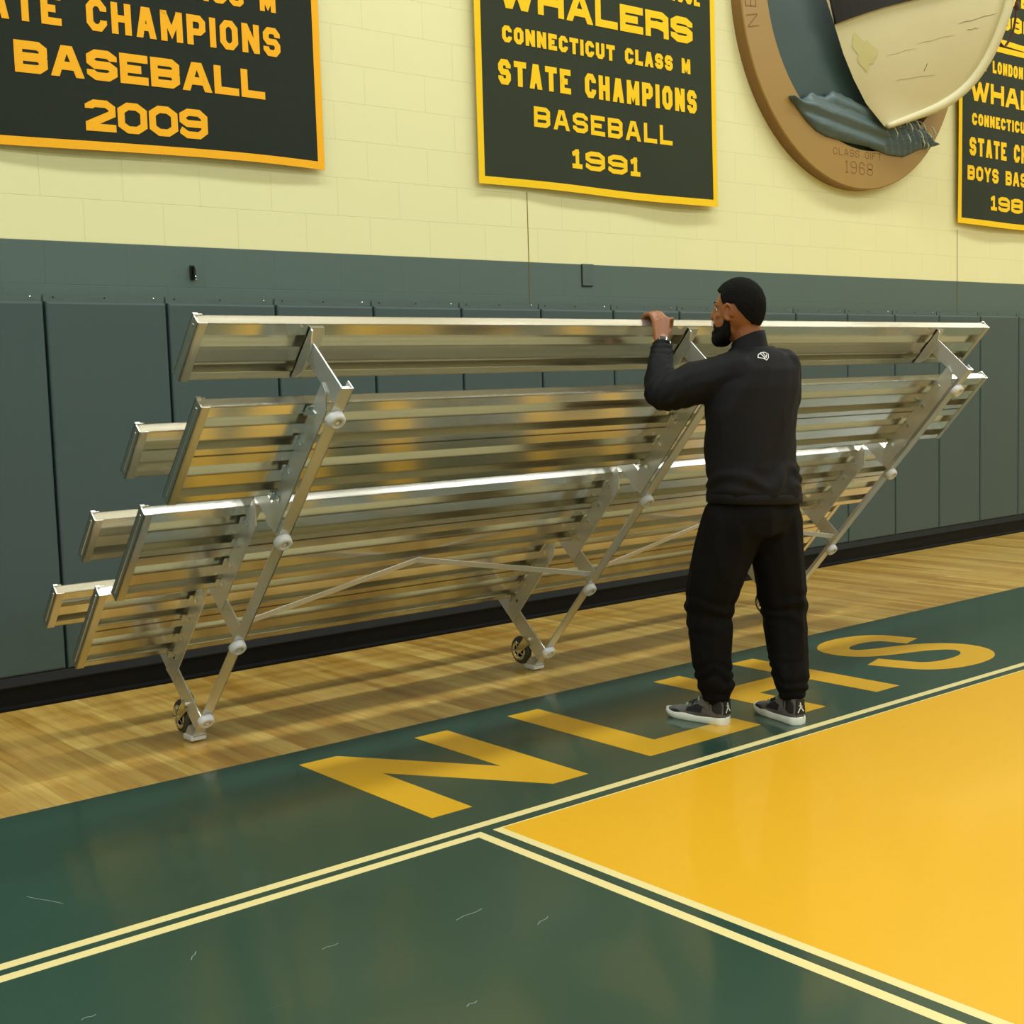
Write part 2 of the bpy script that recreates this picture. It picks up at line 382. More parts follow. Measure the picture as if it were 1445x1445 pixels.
# ------------------------------------------------------------------ the room
RX0, RX1, RY0, RH = -7.0, 20.0, -17.0, 8.4
bm = bmesh.new(); box(bm, RX0, RX1, RY0, 0.05, -0.1, 0.0)
floor = obj('floor', bm, 'wood'); tag(floor, kind='structure')
def sheet(name, poly, z, m, label=None):
    bm = bmesh.new(); prism(bm, poly, 'Z', 0.00005, z)
    o = obj(name, bm, m, floor)
    if label: o['label'] = label
    return o
def rect(x0, x1, y0, y1): return [(x0, y0), (x1, y0), (x1, y1), (x0, y1)]
sheet('painted_border', rect(RX0 + .02, RX1 - .02, RY0 + .02, -1.60), 0.0006, 'green_paint', 'dark green painted court border and apron')
sheet('boundary_line', rect(RX0 + .02, RX1 - .02, -2.840, -2.802), 0.0011, 'line_paint', 'pale cream boundary line')
sheet('boundary_line', [(RX0 + .02, -2.912), (2.477, -2.912), (2.477, -8.0), (2.514, -8.0), (2.514, -2.874), (RX0 + .02, -2.874)], 0.0011, 'line_paint', 'pale cream inner line turning the corner')
sheet('key_edge_line', rect(2.556, RX1 - .02, -8.0, -2.884), 0.0009, 'line_paint')
sheet('key_area', rect(2.590, RX1 - .02, -8.0, -2.892), 0.0012, 'gold_paint', 'large golden yellow painted area')
LT, LB = -1.775, -2.652
def fl_letter(name, polys, label):
    bm = bmesh.new()
    for p in polys: prism(bm, p, 'Z', 0.0001, 0.0014)
    o = obj(name, bm, 'letter_paint', floor); o['label'] = label
fl_letter('painted_letter', [[(2.48, LT), (2.65, LT), (3.024, -2.344), (3.024, LT), (3.19, LT), (3.19, LB), (3.02, LB), (2.65, -2.096), (2.65, LB), (2.48, LB)]], 'gold painted letter N')
fl_letter('painted_letter', [[(3.515, LT), (3.693, LT), (3.693, -2.497), (4.165, -2.497), (4.165, LB), (3.515, LB)]], 'gold painted letter L')
fl_letter('painted_letter', [[(4.42, LT), (4.595, LT), (4.595, -2.115), (4.965, -2.115), (4.965, LT), (5.14, LT), (5.14, LB), (4.965, LB), (4.965, -2.28), (4.595, -2.28), (4.595, LB), (4.42, LB)]], 'gold painted letter H')
# S as a smooth thick stroke
def smooth_path(P, n=8):
    out = []
    for i in range(len(P) - 1):
        p0 = Vector(P[max(i - 1, 0)]); p1 = Vector(P[i]); p2 = Vector(P[i + 1]); p3 = Vector(P[min(i + 2, len(P) - 1)])
        for k in range(n):
            t = k / n
            out.append(0.5 * ((2 * p1) + (-p0 + p2) * t + (2 * p0 - 5 * p1 + 4 * p2 - p3) * t * t + (-p0 + 3 * p1 - 3 * p2 + p3) * t ** 3))
    out.append(Vector(P[-1])); return out
sp = smooth_path([(6.04, -2.02), (6.015, -1.94), (5.95, -1.885), (5.83, -1.858), (5.70, -1.872), (5.60, -1.935), (5.575, -2.02), (5.61, -2.095), (5.71, -2.15), (5.83, -2.19), (5.95, -2.235), (6.05, -2.31), (6.085, -2.40), (6.045, -2.49), (5.94, -2.555), (5.79, -2.575), (5.65, -2.55), (5.56, -2.48), (5.51, -2.34)], 6)
bm = bmesh.new()
qs = strokes2d([tuple(p) for p in sp], 0.165)
for q in qs: prism(bm, [(p.x, p.y) for p in q], 'Z', 0.0001, 0.0014)
o = obj('painted_letter', bm, 'letter_paint', floor); o['label'] = 'gold painted letter S'
# scuffs seen on the green paint
for (x, y, a, l) in ((2.08, -3.38, .15, .10), (1.69, -3.295, .1, .05), (1.067, -3.242, .1, .035), (1.767, -3.80, .2, .035), (1.4, -3.1, .9, .05), (2.2, -3.55, .4, .06), (1.25, -2.45, 2.0, .14), (3.0, -3.3, .2, .0001)):
    if l < .01: continue
    bm = bmesh.new(); dx, dy = math.cos(a) * l / 2, math.sin(a) * l / 2
    pts = smooth_path([(x - dx, y - dy), (x - dx * .3, y - dy * .3 + .004), (x + dx * .4, y + dy * .4 - .003), (x + dx, y + dy)], 3)
    for q in strokes2d([tuple(p) for p in pts], 0.0022): prism(bm, [(p.x, p.y) for p in q], 'Z', 0.0005, 0.0008)
    obj('scuff_mark', bm, 'greyblue', floor)

bm = bmesh.new(); box(bm, RX0, RX1, 0.05, 0.25, -0.1, RH); w = obj('wall_back', bm, 'wall'); tag(w, kind='structure')
for nm, a in (('wall_left', (RX0 - .2, RX0, RY0, 0.25)), ('wall_right', (RX1, RX1 + .2, RY0, 0.25)), ('wall_front', (RX0 - .2, RX1 + .2, RY0 - .2, RY0))):
    bm = bmesh.new(); box(bm, *a, -0.1, RH); o = obj(nm, bm, 'plainwall'); tag(o, kind='structure')
bm = bmesh.new(); box(bm, RX0 - .2, RX1 + .2, RY0 - .2, 0.25, RH, RH + .2); o = obj('ceiling', bm, 'ceiling'); tag(o, kind='structure')
# black base with the projecting sill under the pads
bm = bmesh.new()
prism(bm, [(0.05, 0), (-0.030, 0), (-0.030, 0.012), (-0.012, 0.022), (-0.012, 0.105), (0.05, 0.105)], 'X', RX0, RX1)
base = obj('baseboard_back', bm, 'black_base'); tag(base, kind='structure')
bm = bmesh.new(); prism(bm, [(0.05, 0.105), (-0.020, 0.105), (-0.020, 0.112), (0.006, 0.152), (0.05, 0.152)], 'X', RX0, RX1)
o = obj('ledge', bm, 'sill', base)
# vertical control joints in the block wall
for x in (5.255, 9.905):
    bm = bmesh.new(); box(bm, x - .002, x + .002, 0.0475, 0.052, 1.93, 2.60)
    obj('control_joint', bm, 'engrave', w)

# ------------------------------------------------------------------ wall pads
PX0 = 2.255; PW = 0.61; PTOP = 1.893
ords = ['first', 'second', 'third', 'fourth', 'fifth', 'sixth', 'seventh', 'eighth', 'ninth', 'tenth', 'eleventh', 'twelfth', 'thirteenth', 'fourteenth', 'fifteenth', 'sixteenth']
def make_pad():
    bm = bmesh.new()
    nx, nz = 8, 14
    g = [[None] * (nz + 1) for _ in range(nx + 1)]
    x1, z0, z1 = PW - 0.008, 0.152, PTOP
    box(bm, 0.004, x1, 0.0, 0.045, z0, z1)
    es = [e for e in bm.edges if abs(e.verts[0].co.y) < 1e-6 and abs(e.verts[1].co.y) < 1e-6]
    bmesh.ops.bevel(bm, geom=es, offset=0.012, segments=3, affect='EDGES', profile=0.5)
    p = obj('wall_pad', bm, 'pad')
    for f in p.data.polygons: f.use_smooth = False
    bm = bmesh.new()
    n = 12
    top = []; 
    for i in range(n + 1):
        x = 0.004 + (x1 - 0.004) * i / n
        zz = PTOP + 0.034 + 0.003 * math.sin(i * 1.7)
        top.append((x, zz))
    pts = [(0.004, PTOP - 0.012)] + [(x1, PTOP - 0.012)] + top[::-1]
    prism(bm, pts, 'Y', 0.028, 0.036)
    obj('mounting_flap', bm, 'flap', p)
    for x in (0.05, 0.30, 0.55):
        bm = bmesh.new(); lathe(bm, [(0.004, 0), (0.0038, 0.002), (0.002, 0.003)], (x, 0.028, PTOP + 0.022), (0, -1, 0), 10)
        obj('screw', bm, 'dark_metal' if x != 0.55 else 'steel', p)
    return p
pad0 = make_pad()
pads = []
for k in range(-3, 18):
    if k == -3: p = pad0
    else:
        p = pad0.copy(); C.objects.link(p)
        for ch in pad0.children:
            c = ch.copy(); C.objects.link(c); c.parent = p
    p.location = (PX0 + k * PW, 0, 0)
    pads.append(p)
    i = k + 1
    if 0 <= i < 16:
        lab = 'dark green vinyl wall pad, %s one counted from the left edge' % ords[i]
    else:
        lab = 'dark green vinyl wall pad outside the frame on the %s' % ('left' if i < 0 else 'right')
    tag(p, lab, 'wall pad', 'green vinyl pads along the gym wall')

# small fixtures on the green band
br = empty('wall_bracket', (3.03, 0.05, 2.05)); tag(br, 'small dark metal bracket with shiny screws on green wall band', 'bracket')
bm = bmesh.new(); box(bm, -.014, .010, -.014, 0, -.036, .036); bevel(bm, .003, 1); obj('plate', bm, 'dark_metal', br)
bm = bmesh.new(); box(bm, -.006, .004, -.034, -.014, -.03, .03); bevel(bm, .003, 1); obj('hook', bm, 'dark_metal', br)
for z, r in ((.026, .003), (-.02, .005), (-.034, .004)):
    bm = bmesh.new(); lathe(bm, [(r, 0), (r, .003), (r * .5, .005)], (.013, -.010, z), (0.4, -1, 0), 10); obj('screw', bm, 'steel', br)
cv = empty('outlet_cover', (5.74, 0.05, 2.115)); tag(cv, 'small green cover plate at the top edge of the green wall band', 'cover plate')
bm = bmesh.new(); box(bm, -.048, .048, -.007, 0, -.068, .068); bevel(bm, .002, 1); obj('plate', bm, 'flap', cv)
bm = bmesh.new(); box(bm, -.054, -.0485, -.005, 0, -.072, .066); box(bm, -.054, .03, -.005, 0, -.0745, -.0685); obj('gap_shadow_strip', bm, 'dark_metal', cv).name = 'rim'  # dark strips imitate the shadow in the gap along two plate edges

# ------------------------------------------------------------------ banners
def wav(x, z, amp, ph, zb):
    f = max(0.0, 1 - (z - zb) / 1.4)
    return amp * (0.6 * math.sin(x * 2.6 + ph) + 0.4 * math.sin(x * 5.9 + ph * 2 + z)) * (0.25 + 0.75 * f)
def banner(x0, x1, z0, z1, lines, cloth, felt, label, amp=0.018, ph=0.0, bw=0.042, yb=0.026, sag=0.012, group='championship banners on the cream wall'):
    root = empty('championship_banner', (x0, yb, z0)); tag(root, label, 'banner', group)
    def P(x, z, lift=0):   # cloth surface in local coordinates
        X, Z = x0 + x, z0 + z
        zz = z + (sag * math.sin(x * 2.3 + ph + 0.6) * max(0, 1 - z / 0.8))
        y = -abs(amp) + wav(X, Z, amp, ph, z0) - 0.004
        return (x, y - lift, zz)
    W, H = x1 - x0, z1 - z0
    bm = bmesh.new(); nx, nz = 40, 40
    V = [[bm.verts.new(P(W * i / nx, H * j / nz)) for j in range(nz + 1)] for i in range(nx + 1)]
    for i in range(nx):
        for j in range(nz): bm.faces.new((V[i][j], V[i + 1][j], V[i + 1][j + 1], V[i][j + 1]))
    o = obj('cloth', bm, cloth, root, True)
    sm = o.modifiers.new('thickness', 'SOLIDIFY'); sm.thickness = 0.0012; sm.offset = 1 if False else 0
    bm = bmesh.new()
    def strip(a0, a1, b0, b1, n, horiz):
        for i in range(n):
            if horiz: q = [(a0 + (a1 - a0) * i / n, b0), (a0 + (a1 - a0) * (i + 1) / n, b0), (a0 + (a1 - a0) * (i + 1) / n, b1), (a0 + (a1 - a0) * i / n, b1)]
            else: q = [(a0, b0 + (b1 - b0) * i / n), (a1, b0 + (b1 - b0) * i / n), (a1, b0 + (b1 - b0) * (i + 1) / n), (a0, b0 + (b1 - b0) * (i + 1) / n)]
            F = [bm.verts.new(P(*p, 0.0022)) for p in q]; Bk = [bm.verts.new(P(*p, -0.0016)) for p in q]
            bm.faces.new(F); bm.faces.new(Bk[::-1])
            for k in range(4): bm.faces.new((F[k], F[(k + 1) % 4], Bk[(k + 1) % 4], Bk[k]))
    hb = bmesh.new(); box(hb, .02, W - .02, .010, .05 - yb, H - .05, H - .01); obj('hanging_rail', hb, 'dark_metal', root)
    e = 0.003
    strip(-e, W + e, -e, bw, 40, True); strip(-e, W + e, H - bw, H + e, 40, True)
    strip(-e, bw, bw, H - bw, 24, False); strip(W - bw, W + e, bw, H - bw, 24, False)
    obj('border', bm, felt, root)
    for (txt, a0, a1, zb, h, t, sx) in lines:
        for b_, wd_ in zip(text_line(txt, a0 - x0, a1 - x0, zb - z0, h, t, lambda x, z, l: P(x, z, 0.0012 + l), gap=sx), txt.split()):
            obj('lettering', b_, felt, root)['label'] = 'yellow lettering reading ' + wd_
    return root
std = lambda dx, mid, year: [
    ('NEW LONDON HIGH SCHOOL', 5.04 + dx, 6.77 + dx, 3.905, .10, .026, .28),
    ('WHALERS', 5.04 + dx, 6.69 + dx, 3.648, .165, .046, .22),
    ('CONNECTICUT CLASS M', 5.065 + dx, 6.66 + dx, 3.452, .096, .027, .28),
    ('STATE CHAMPIONS', 5.03 + dx, 6.715 + dx, 3.203, .148, .036, .28),
    mid, year]
banner(4.865, 6.912, 2.612, 4.16, std(0, ('BASEBALL', 5.293, 6.47, 2.978, .122, .028, .36), ('1991', 5.592, 6.178, 2.757, .118, .029, .40)),
       'cloth', 'gold_felt', 'dark green banner with yellow letters reading BASEBALL 1991, left of round plaque', ph=0.4)
banner(9.86, 11.91, 2.652, 4.135, [(a, b, c, d + .006, e, f, g) for a, b, c, d, e, f, g in std(4.975, ('BOYS BASKETBALL', 9.978, 11.72, 3.003, .118, .030, .28), ('1989', 10.315, 11.05, 2.778, .122, .030, .34))],
       'cloth', 'gold_felt', 'dark green banner reading BOYS BAS and 1989, lower one at the right edge', ph=2.2)
banner(9.86, 11.91, 4.158, 5.62, [
    ('STATE CHAMPIONS', 10.02, 11.72, 4.75, .148, .040, .28), ('BASKETBALL', 10.25, 11.55, 4.505, .122, .034, .3), ('1988', 10.36, 10.985, 4.286, .13, .034, .34)],
       'cloth', 'gold_felt', 'dark green banner above the 1989 banner, mostly hidden behind the boat bow', ph=1.1)
banner(1.57, 3.811, 2.612, 4.5, [
    ('NEW LONDON HIGH SCHOOL', 1.75, 3.60, 3.88, .10, .028, .28), ('WHALERS', 1.78, 3.56, 3.60, .165, .055, .22),
    ('CONNECTICUT CLASS M', 1.82, 3.555, 3.388, .10, .028, .28), ('STATE CHAMPIONS', 1.83, 3.572, 3.163, .147, .033, .26),
    ('BASEBALL', 2.19, 3.468, 2.935, .142, .038, .16), ('2009', 2.505, 3.135, 2.698, .146, .035, .12)],
       'cloth2', 'orange_felt', 'near black banner with orange letters reading BASEBALL 2009 at top left', amp=0.012, ph=3.3, bw=0.038)

# ------------------------------------------------------------------ round plaque with boat bow
PC = Vector((8.455, 0.05, 4.145))
plq = empty('wall_plaque', (PC.x, 0.05, PC.z)); tag(plq, 'round tan plaque with carved boat bow and engraved words CLASS GIFT 1968', 'plaque')
icx, icz, ir, orad = 8.53 - PC.x, 4.25 - PC.z, 1.14, 1.325
bm = bmesh.new(); n = 96
ring = lambda cx, cz, r, y: [bm.verts.new((cx + r * math.cos(2 * PI * k / n), y, cz + r * math.sin(2 * PI * k / n))) for k in range(n)]
a = ring(0, 0, orad, 0.0); b = ring(0, 0, orad, -0.085); b2 = ring(0, 0, orad - .008, -0.092); c = ring(icx, icz, ir, -0.092); d = ring(icx, icz, ir - .004, -0.05)
for p, q in ((a, b), (b, b2), (b2, c), (c, d)):
    for k in range(n): bm.faces.new((p[k], p[(k + 1) % n], q[(k + 1) % n], q[k]))
bm.faces.new(a)
o = obj('rim', bm, None, plq, False, ['plaque', 'plaque_side'])
for f in o.data.polygons:
    if abs(f.normal.y) < 0.3 and f.center.length > 1.2: f.material_index = 1
bm = bmesh.new(); lathe(bm, [(ir, 0), (ir, 0.004)], (icx, -0.05, icz), (0, -1, 0), 96); obj('backing_disc', bm, 'teal', plq)
bm = bmesh.new()   # paler painted sea on the right of the disc
pts = [(1.13 * math.cos(t), 1.13 * math.sin(t)) for t in [math.radians(d) for d in range(-62, -9, 4)]]
pts = [(p[0] - .02, p[1] + .02) for p in pts] + [(.45, -.35), (.25, -.80)]
prism(bm, pts, 'Y', -0.0585, -0.0545); o = obj('painted_sea', bm, 'greyblue', plq); o.location = (icx, 0, icz)
bm = bmesh.new()   # paler sky patch upper left
prism(bm, [(-1.06, .12), (-.98, .18), (-.86, -.02), (-.78, .20), (-.6, .28), (-.5, .6), (-.9, .62), (-1.06, .3)], 'Y', -0.0585, -0.0545); o = obj('painted_sky', bm, 'greyblue', plq); o.location = (icx, 0, icz)
def engrave(txt, x0, x1, z, h, t, nm):
    for b_ in text_line(txt, x0 - PC.x, x1 - PC.x, z - PC.z, h, t, lambda x, zz, l: (x, -0.0922 - l, zz), gap=.55, thick=.0008): obj(nm, b_, 'engrave', plq)
engrave('CLASS GIFT', 8.135, 8.728, 3.052, .052, .0065, 'engraving')
engrave('1968', 8.280, 8.618, 2.930, .090, .0065, 'engraving')
# NEW LONDON ... runs round the rim: the visible N and E
for ch, ang in (('N', 192.5), ('E', 186.3), ('W', 180.0)):
    bm = bmesh.new(); A = math.radians(ang); cx, cz = 1.232 * math.cos(A), 1.232 * math.sin(A)
    up = Vector((math.cos(A), math.sin(A))); rt = Vector((up.y, -up.x))
    for poly in glyph_quads(ch, .085, .115, .008):
        pv = []
        for p in poly:
            q = Vector((cx, cz)) + rt * (p[0] - .042) + up * (p[1] - .058); pv.append((q.x, q.y))
        prism(bm, pv, 'Y', -0.0935, -0.0915)
    obj('engraving', bm, 'engrave', plq)
# carved wave / fluke relief across the bottom of the disc
bm = bmesh.new()
upper = [(7.63, 3.41), (7.78, 3.40), (7.87, 3.46), (8.02, 3.44), (8.13, 3.50), (8.25, 3.48), (8.6, 3.42), (8.95, 3.40), (9.2, 3.38), (9.34, 3.30), (9.42, 3.24)]
lower = [(7.63, 3.40), (7.82, 3.26), (7.93, 3.20), (8.05, 3.17), (8.3, 3.15), (8.55, 3.14), (8.8, 3.10), (9.0, 3.10), (9.2, 3.17), (9.42, 3.22)]
def interp(L, x):
    for p, q in zip(L, L[1:]):
        if p[0] <= x <= q[0]: return p[1] + (q[1] - p[1]) * (x - p[0]) / (q[0] - p[0])
    return L[-1][1]
nx, nz = 90, 16
V = []
for i in range(nx + 1):
    x = 7.63 + (9.42 - 7.63) * i / nx; lo, hi = interp(lower, x), interp(upper, x); col = []
    jag = 0.018 * (abs((x * 9) % 1 - .5)) if x < 8.4 else 0.0
    for j in range(nz + 1):
        s = j / nz; z = lo + (hi - lo + jag) * s
        bulge = math.sin(PI * min(max(s, .0), 1)) ** 0.6
        ridge = 0.018 * math.sin(z * 55 + x * 7) * bulge if x < 8.75 else 0.022 * math.sin(x * 75 + z * 50) * bulge
        y = -0.050 - 0.035 * bulge - ridge * .8
        col.append(bm.verts.new((x - PC.x, y - 0.05, z - PC.z)))
    V.append(col)
for i in range(nx):
    for j in range(nz): bm.faces.new((V[i][j], V[i + 1][j], V[i + 1][j + 1], V[i][j + 1]))
r = bmesh.ops.extrude_face_region(bm, geom=bm.faces[:])
for v in r['geom']:
    if isinstance(v, bmesh.types.BMVert): v.co.y = -0.088
obj('carved_wave', bm, 'wave', plq, True)
bm = bmesh.new()
for k in range(17):
    x = 8.80 + k * .034; z = 3.33 - .07 * math.sin(k * 2.3) - k * .004
    ya = -.122 - .012 * math.sin(k * 1.3)
    tube(bm, [(x - PC.x - .05, ya + .01, z - PC.z + .05), (x - PC.x - .01, ya - .012, z - PC.z + .025), (x - PC.x + .025, ya - .012, z - PC.z - .015), (x - PC.x + .05, ya + .012, z - PC.z - .05)], [.002, .0055, .0065, .002], 6)
obj('foam_crest', bm, 'whiteline', plq, True)

# the bow of the boat standing out of the plaque
BO = Vector((PC.x, 0.05, PC.z))
# rows from keel tip upward: (point on the plaque side, point on the stem)
rows = [((8.640, -0.13, 3.285), (8.640, -0.16, 3.283)),
        ((8.455, -0.10, 3.44), (8.90, -0.22, 3.372)),
        ((8.305, -0.10, 3.60), (9.13, -0.32, 3.470)),
        ((8.185, -0.10, 3.765), (9.30, -0.42, 3.610)),
        ((8.085, -0.10, 3.95), (9.385, -0.52, 3.785)),
        ((7.985, -0.10, 4.13), (9.42, -0.60, 3.965)),
        ((7.93, -0.10, 4.30), (9.44, -0.66, 4.14)),
        ((7.89, -0.10, 4.50), (9.45, -0.70, 4.33)),
        ((7.88, -0.10, 4.75), (9.45, -0.72, 4.56))]
bm = bmesh.new(); V = []
ns = 14
for ri, (pa, pb) in enumerate(rows):
    A, B = Vector(pa), Vector(pb); col = []
    for k in range(ns + 1):
        s = k / ns; p = A.lerp(B, s); w = math.sin(PI * (s ** 0.8)) * 0.055 * min(1, ri / 3)
        p = p + Vector((-0.25, -0.95, 0)) * w
        col.append(bm.verts.new(p - BO))
    V.append(col)
for i in range(len(rows) - 1):
    for k in range(ns): bm.faces.new((V[i][k], V[i + 1][k], V[i + 1][k + 1], V[i][k + 1]))
# far side of the hull closes back to the plaque
F = []
for ri, (pa, pb) in enumerate(rows):
    A = Vector(pb); B = Vector((min(pb[0] + 0.55 * (pb[0] - pa[0]) * .55 + .02, 9.55), -0.10, pb[2])); col = [V[ri][-1]]
    for k in range(1, ns + 1): col.append(bm.verts.new(A.lerp(B, k / ns) - BO))
    F.append(col)
for i in range(len(rows) - 1):
    for k in range(ns): bm.faces.new((F[i][k], F[i + 1][k], F[i + 1][k + 1], F[i][k + 1]))
bow = obj('boat_bow', bm, 'hull', plq, True); bow['label'] = 'cream painted wooden boat bow'
hullside = V
def hull_pt(u, w):   # u 0..1 from plaque to stem, w row coordinate
    i = min(int(w), len(rows) - 2); f = w - i
    A = Vector(rows[i][0]).lerp(Vector(rows[i + 1][0]), f); B = Vector(rows[i][1]).lerp(Vector(rows[i + 1][1]), f)
    ww = math.sin(PI * (u ** 0.8)) * 0.055 * (min(1, i / 3) * (1 - f) + min(1, (i + 1) / 3) * f)
    return A.lerp(B, u) + Vector((-0.25, -0.95, 0)) * ww
bm = bmesh.new()   # black top strake: a plank lying on the hull
NV = 20
top = []; 
for k in range(NV + 1):
    u = k / NV; w0 = 5.02 + 0.0 * u; w0 = min(4.0 + 3.2 * u, 7.6)
    p0 = hull_pt(u, min(w0 + .03, 7.9)); p1 = hull_pt(u, min(w0 + 2.2, 8.0))
    top.append((p0, p1))
for (a0, a1), (b0, b1) in zip(top, top[1:]):
    o_ = Vector((-0.012, -0.028, 0))
    q = [a0 + o_, b0 + o_, b1 + o_, a1 + o_]; bq = [a0 - o_ * .1, b0 - o_ * .1, b1 - o_ * .1, a1 - o_ * .1]
    Q = [bm.verts.new(p - BO) for p in q]; B_ = [bm.verts.new(p - BO) for p in bq]
    bm.faces.new(Q); bm.faces.new(B_[::-1])
    for k in range(4): bm.faces.new((Q[k], Q[(k + 1) % 4], B_[(k + 1) % 4], B_[k]))
obj('black_strake', bm, 'black_paint', bow)
bm = bmesh.new()   # stem post: rounded rim following the bow curve
st = smooth_path([tuple(Vector(r[1]) - BO) for r in rows], 4)
tube(bm, [tuple(p) for p in st], [0.020 + 0.020 * min(1, i / 8) for i in range(len(st))], 12); obj('stem_post', bm, 'hull', bow, True)
for (u0, w0, u1, w1, r) in ((.74, 5.0, .95, 5.75, .0020), (.80, 4.85, .87, 5.05, .0016), (.40, 2.3, .70, 3.0, .0010), (.60, 3.0, .61, 3.35, .0026), (.30, 3.2, .5, 3.75, .0008), (.5, 3.9, .74, 4.6, .0009)):
    bm = bmesh.new(); tube(bm, [hull_pt(u0 + (u1 - u0) * k / 6, w0 + (w1 - w0) * k / 6 + .02 * math.sin(k * 2)) - BO + Vector((-.0004, -.0008, 0)) for k in range(7)], [r * .4, r, r, r * .7, r, r * .8, r * .3], 6)
    obj('paint_crack', bm, 'crackline', bow)
bm = bmesh.new()   # old stain near the strake
ctr = (.145, 3.15); 
P_ = []
for k in range(22):
    a = 2 * PI * k / 22; rr = .075 * (1 + .22 * math.sin(3 * a + 1) + .15 * math.sin(7 * a))
    P_.append(bm.verts.new(hull_pt(ctr[0] + rr * math.cos(a) * 1.0, ctr[1] + rr * 8 * math.sin(a)) - BO + Vector((-.0012, -.0035, 0))))
cc = bm.verts.new(hull_pt(*ctr) - BO + Vector((-.0012, -.0035, 0)))
for k in range(22): bm.faces.new((P_[k], P_[(k + 1) % 22], cc))
obj('stain_patch', bm, 'stain', bow, True)
bm = bmesh.new()   # rope looped from the stem
rp = smooth_path([(9.60, -.66, 4.55), (9.62, -.64, 4.25), (9.60, -.64, 4.12), (9.58, -.62, 3.98), (9.53, -.60, 3.90), (9.49, -.60, 3.885), (9.45, -.58, 3.93), (9.43, -.56, 3.96)], 5)
tube(bm, [p - BO for p in rp], 0.009, 8)
rope = obj('rope', bm, 'rope', plq, True)
bm = bmesh.new(); bmesh.ops.create_icosphere(bm, subdivisions=2, radius=.026, matrix=Matrix.Translation(Vector((9.615, -.64, 4.19)) - BO) @ Matrix.Diagonal((.8, .8, 1.5, 1)))
obj('knot', bm, 'rope', rope, True)

# ------------------------------------------------------------------ bleacher
TH = math.atan2(0.668, 0.745)
bl = empty('bleacher', (4.215, -1.242, 0.108), (TH, 0, 0))
tag(bl, 'long aluminium bleacher tipped up on its casters, held by the man in black', 'bleacher')
X0, X1 = -2.30, 2.30          # local x is along the wall, y points away from the base plane, z runs from back foot to front
def plank(name, z0, z1, yb, double=False, T=0.042):
    bm = bmesh.new(); ths = 0.004
    def one(a, b):
        W = b - a
        box(bm, X0, X1, yb + T - ths, yb + T, a, b); box(bm, X0, X1, yb + .024, yb + .028, a + ths, b - ths)
        box(bm, X0, X1, yb, yb + T, a, a + ths); box(bm, X0, X1, yb, yb + T, b - ths, b)
        box(bm, X0, X1, yb, yb + ths, b - W * .20, b); box(bm, X0, X1, yb, yb + ths, a, a + W * .13)
        cm = a + W * .46; hw = W * .135
        box(bm, X0, X1, yb, yb + ths, cm - hw, cm + hw)
        box(bm, X0, X1, yb, yb + T, cm + hw - ths, cm + hw); box(bm, X0, X1, yb, yb + T, cm - hw, cm - hw + ths)
        box(bm, X0, X1, yb + .001, yb + .016, b - W * .20, b - W * .20 + .003)
    if double:
        mid = (z0 + z1) / 2; one(z0, mid - .0015); one(mid + .0015, z1)
    else: one(z0, z1)
    o = obj(name, bm, 'alu', bl)
    for s, xe in ((-1, X0), (1, X1)):
        bm = bmesh.new(); e = .003
        xo = xe + s * .006; xi = xe - s * .028; a, b = min(xo, xi), max(xo, xi); o1, o2 = min(xe, xo), max(xe, xo)
        box(bm, o1, o2, yb - e, yb + T + e, z0 - e, z1 + e)
        box(bm, a, b, yb - e, yb - .0002, z0 - e, z1 + e); box(bm, a, b, yb + T + .0002, yb + T + e, z0 - e, z1 + e)
        c1, c2 = min(xo, xo + s * .002), max(xo, xo + s * .002)
        box(bm, c1, c2, yb + T * .42, yb + T * .58, z0 + .02, z1 - .02)
        for zz in (z0 - e, z1 + e):
            box(bm, min(xo, xe - s * .012), max(xo, xe - s * .012), yb + T - .004, yb + T + .006, zz - .003, zz + .003)
        cpo = obj('end_cap', bm, 'alu_cap', o)
    return o
for nm, z0, z1, yb in (('seat_plank', 1.606, 1.846, .272), ('seat_plank', 1.030, 1.252, .408), ('seat_plank', .468, .695, .522), ('seat_plank', -.060, .148, .640)):
    plank(nm, z0, z1, yb)
for nm, z0, z1, yb in (('footboard', 1.202, 1.640, .100), ('footboard', .585, 1.036, .212), ('footboard', .045, .480, .330)):
    plank(nm, z0, z1, yb, True)
posts = [(-.07, .015, .640, -.2), (.510, .590, .522, 0), (1.080, 1.152, .408, 0), (1.722, 1.795, .272, 0)]
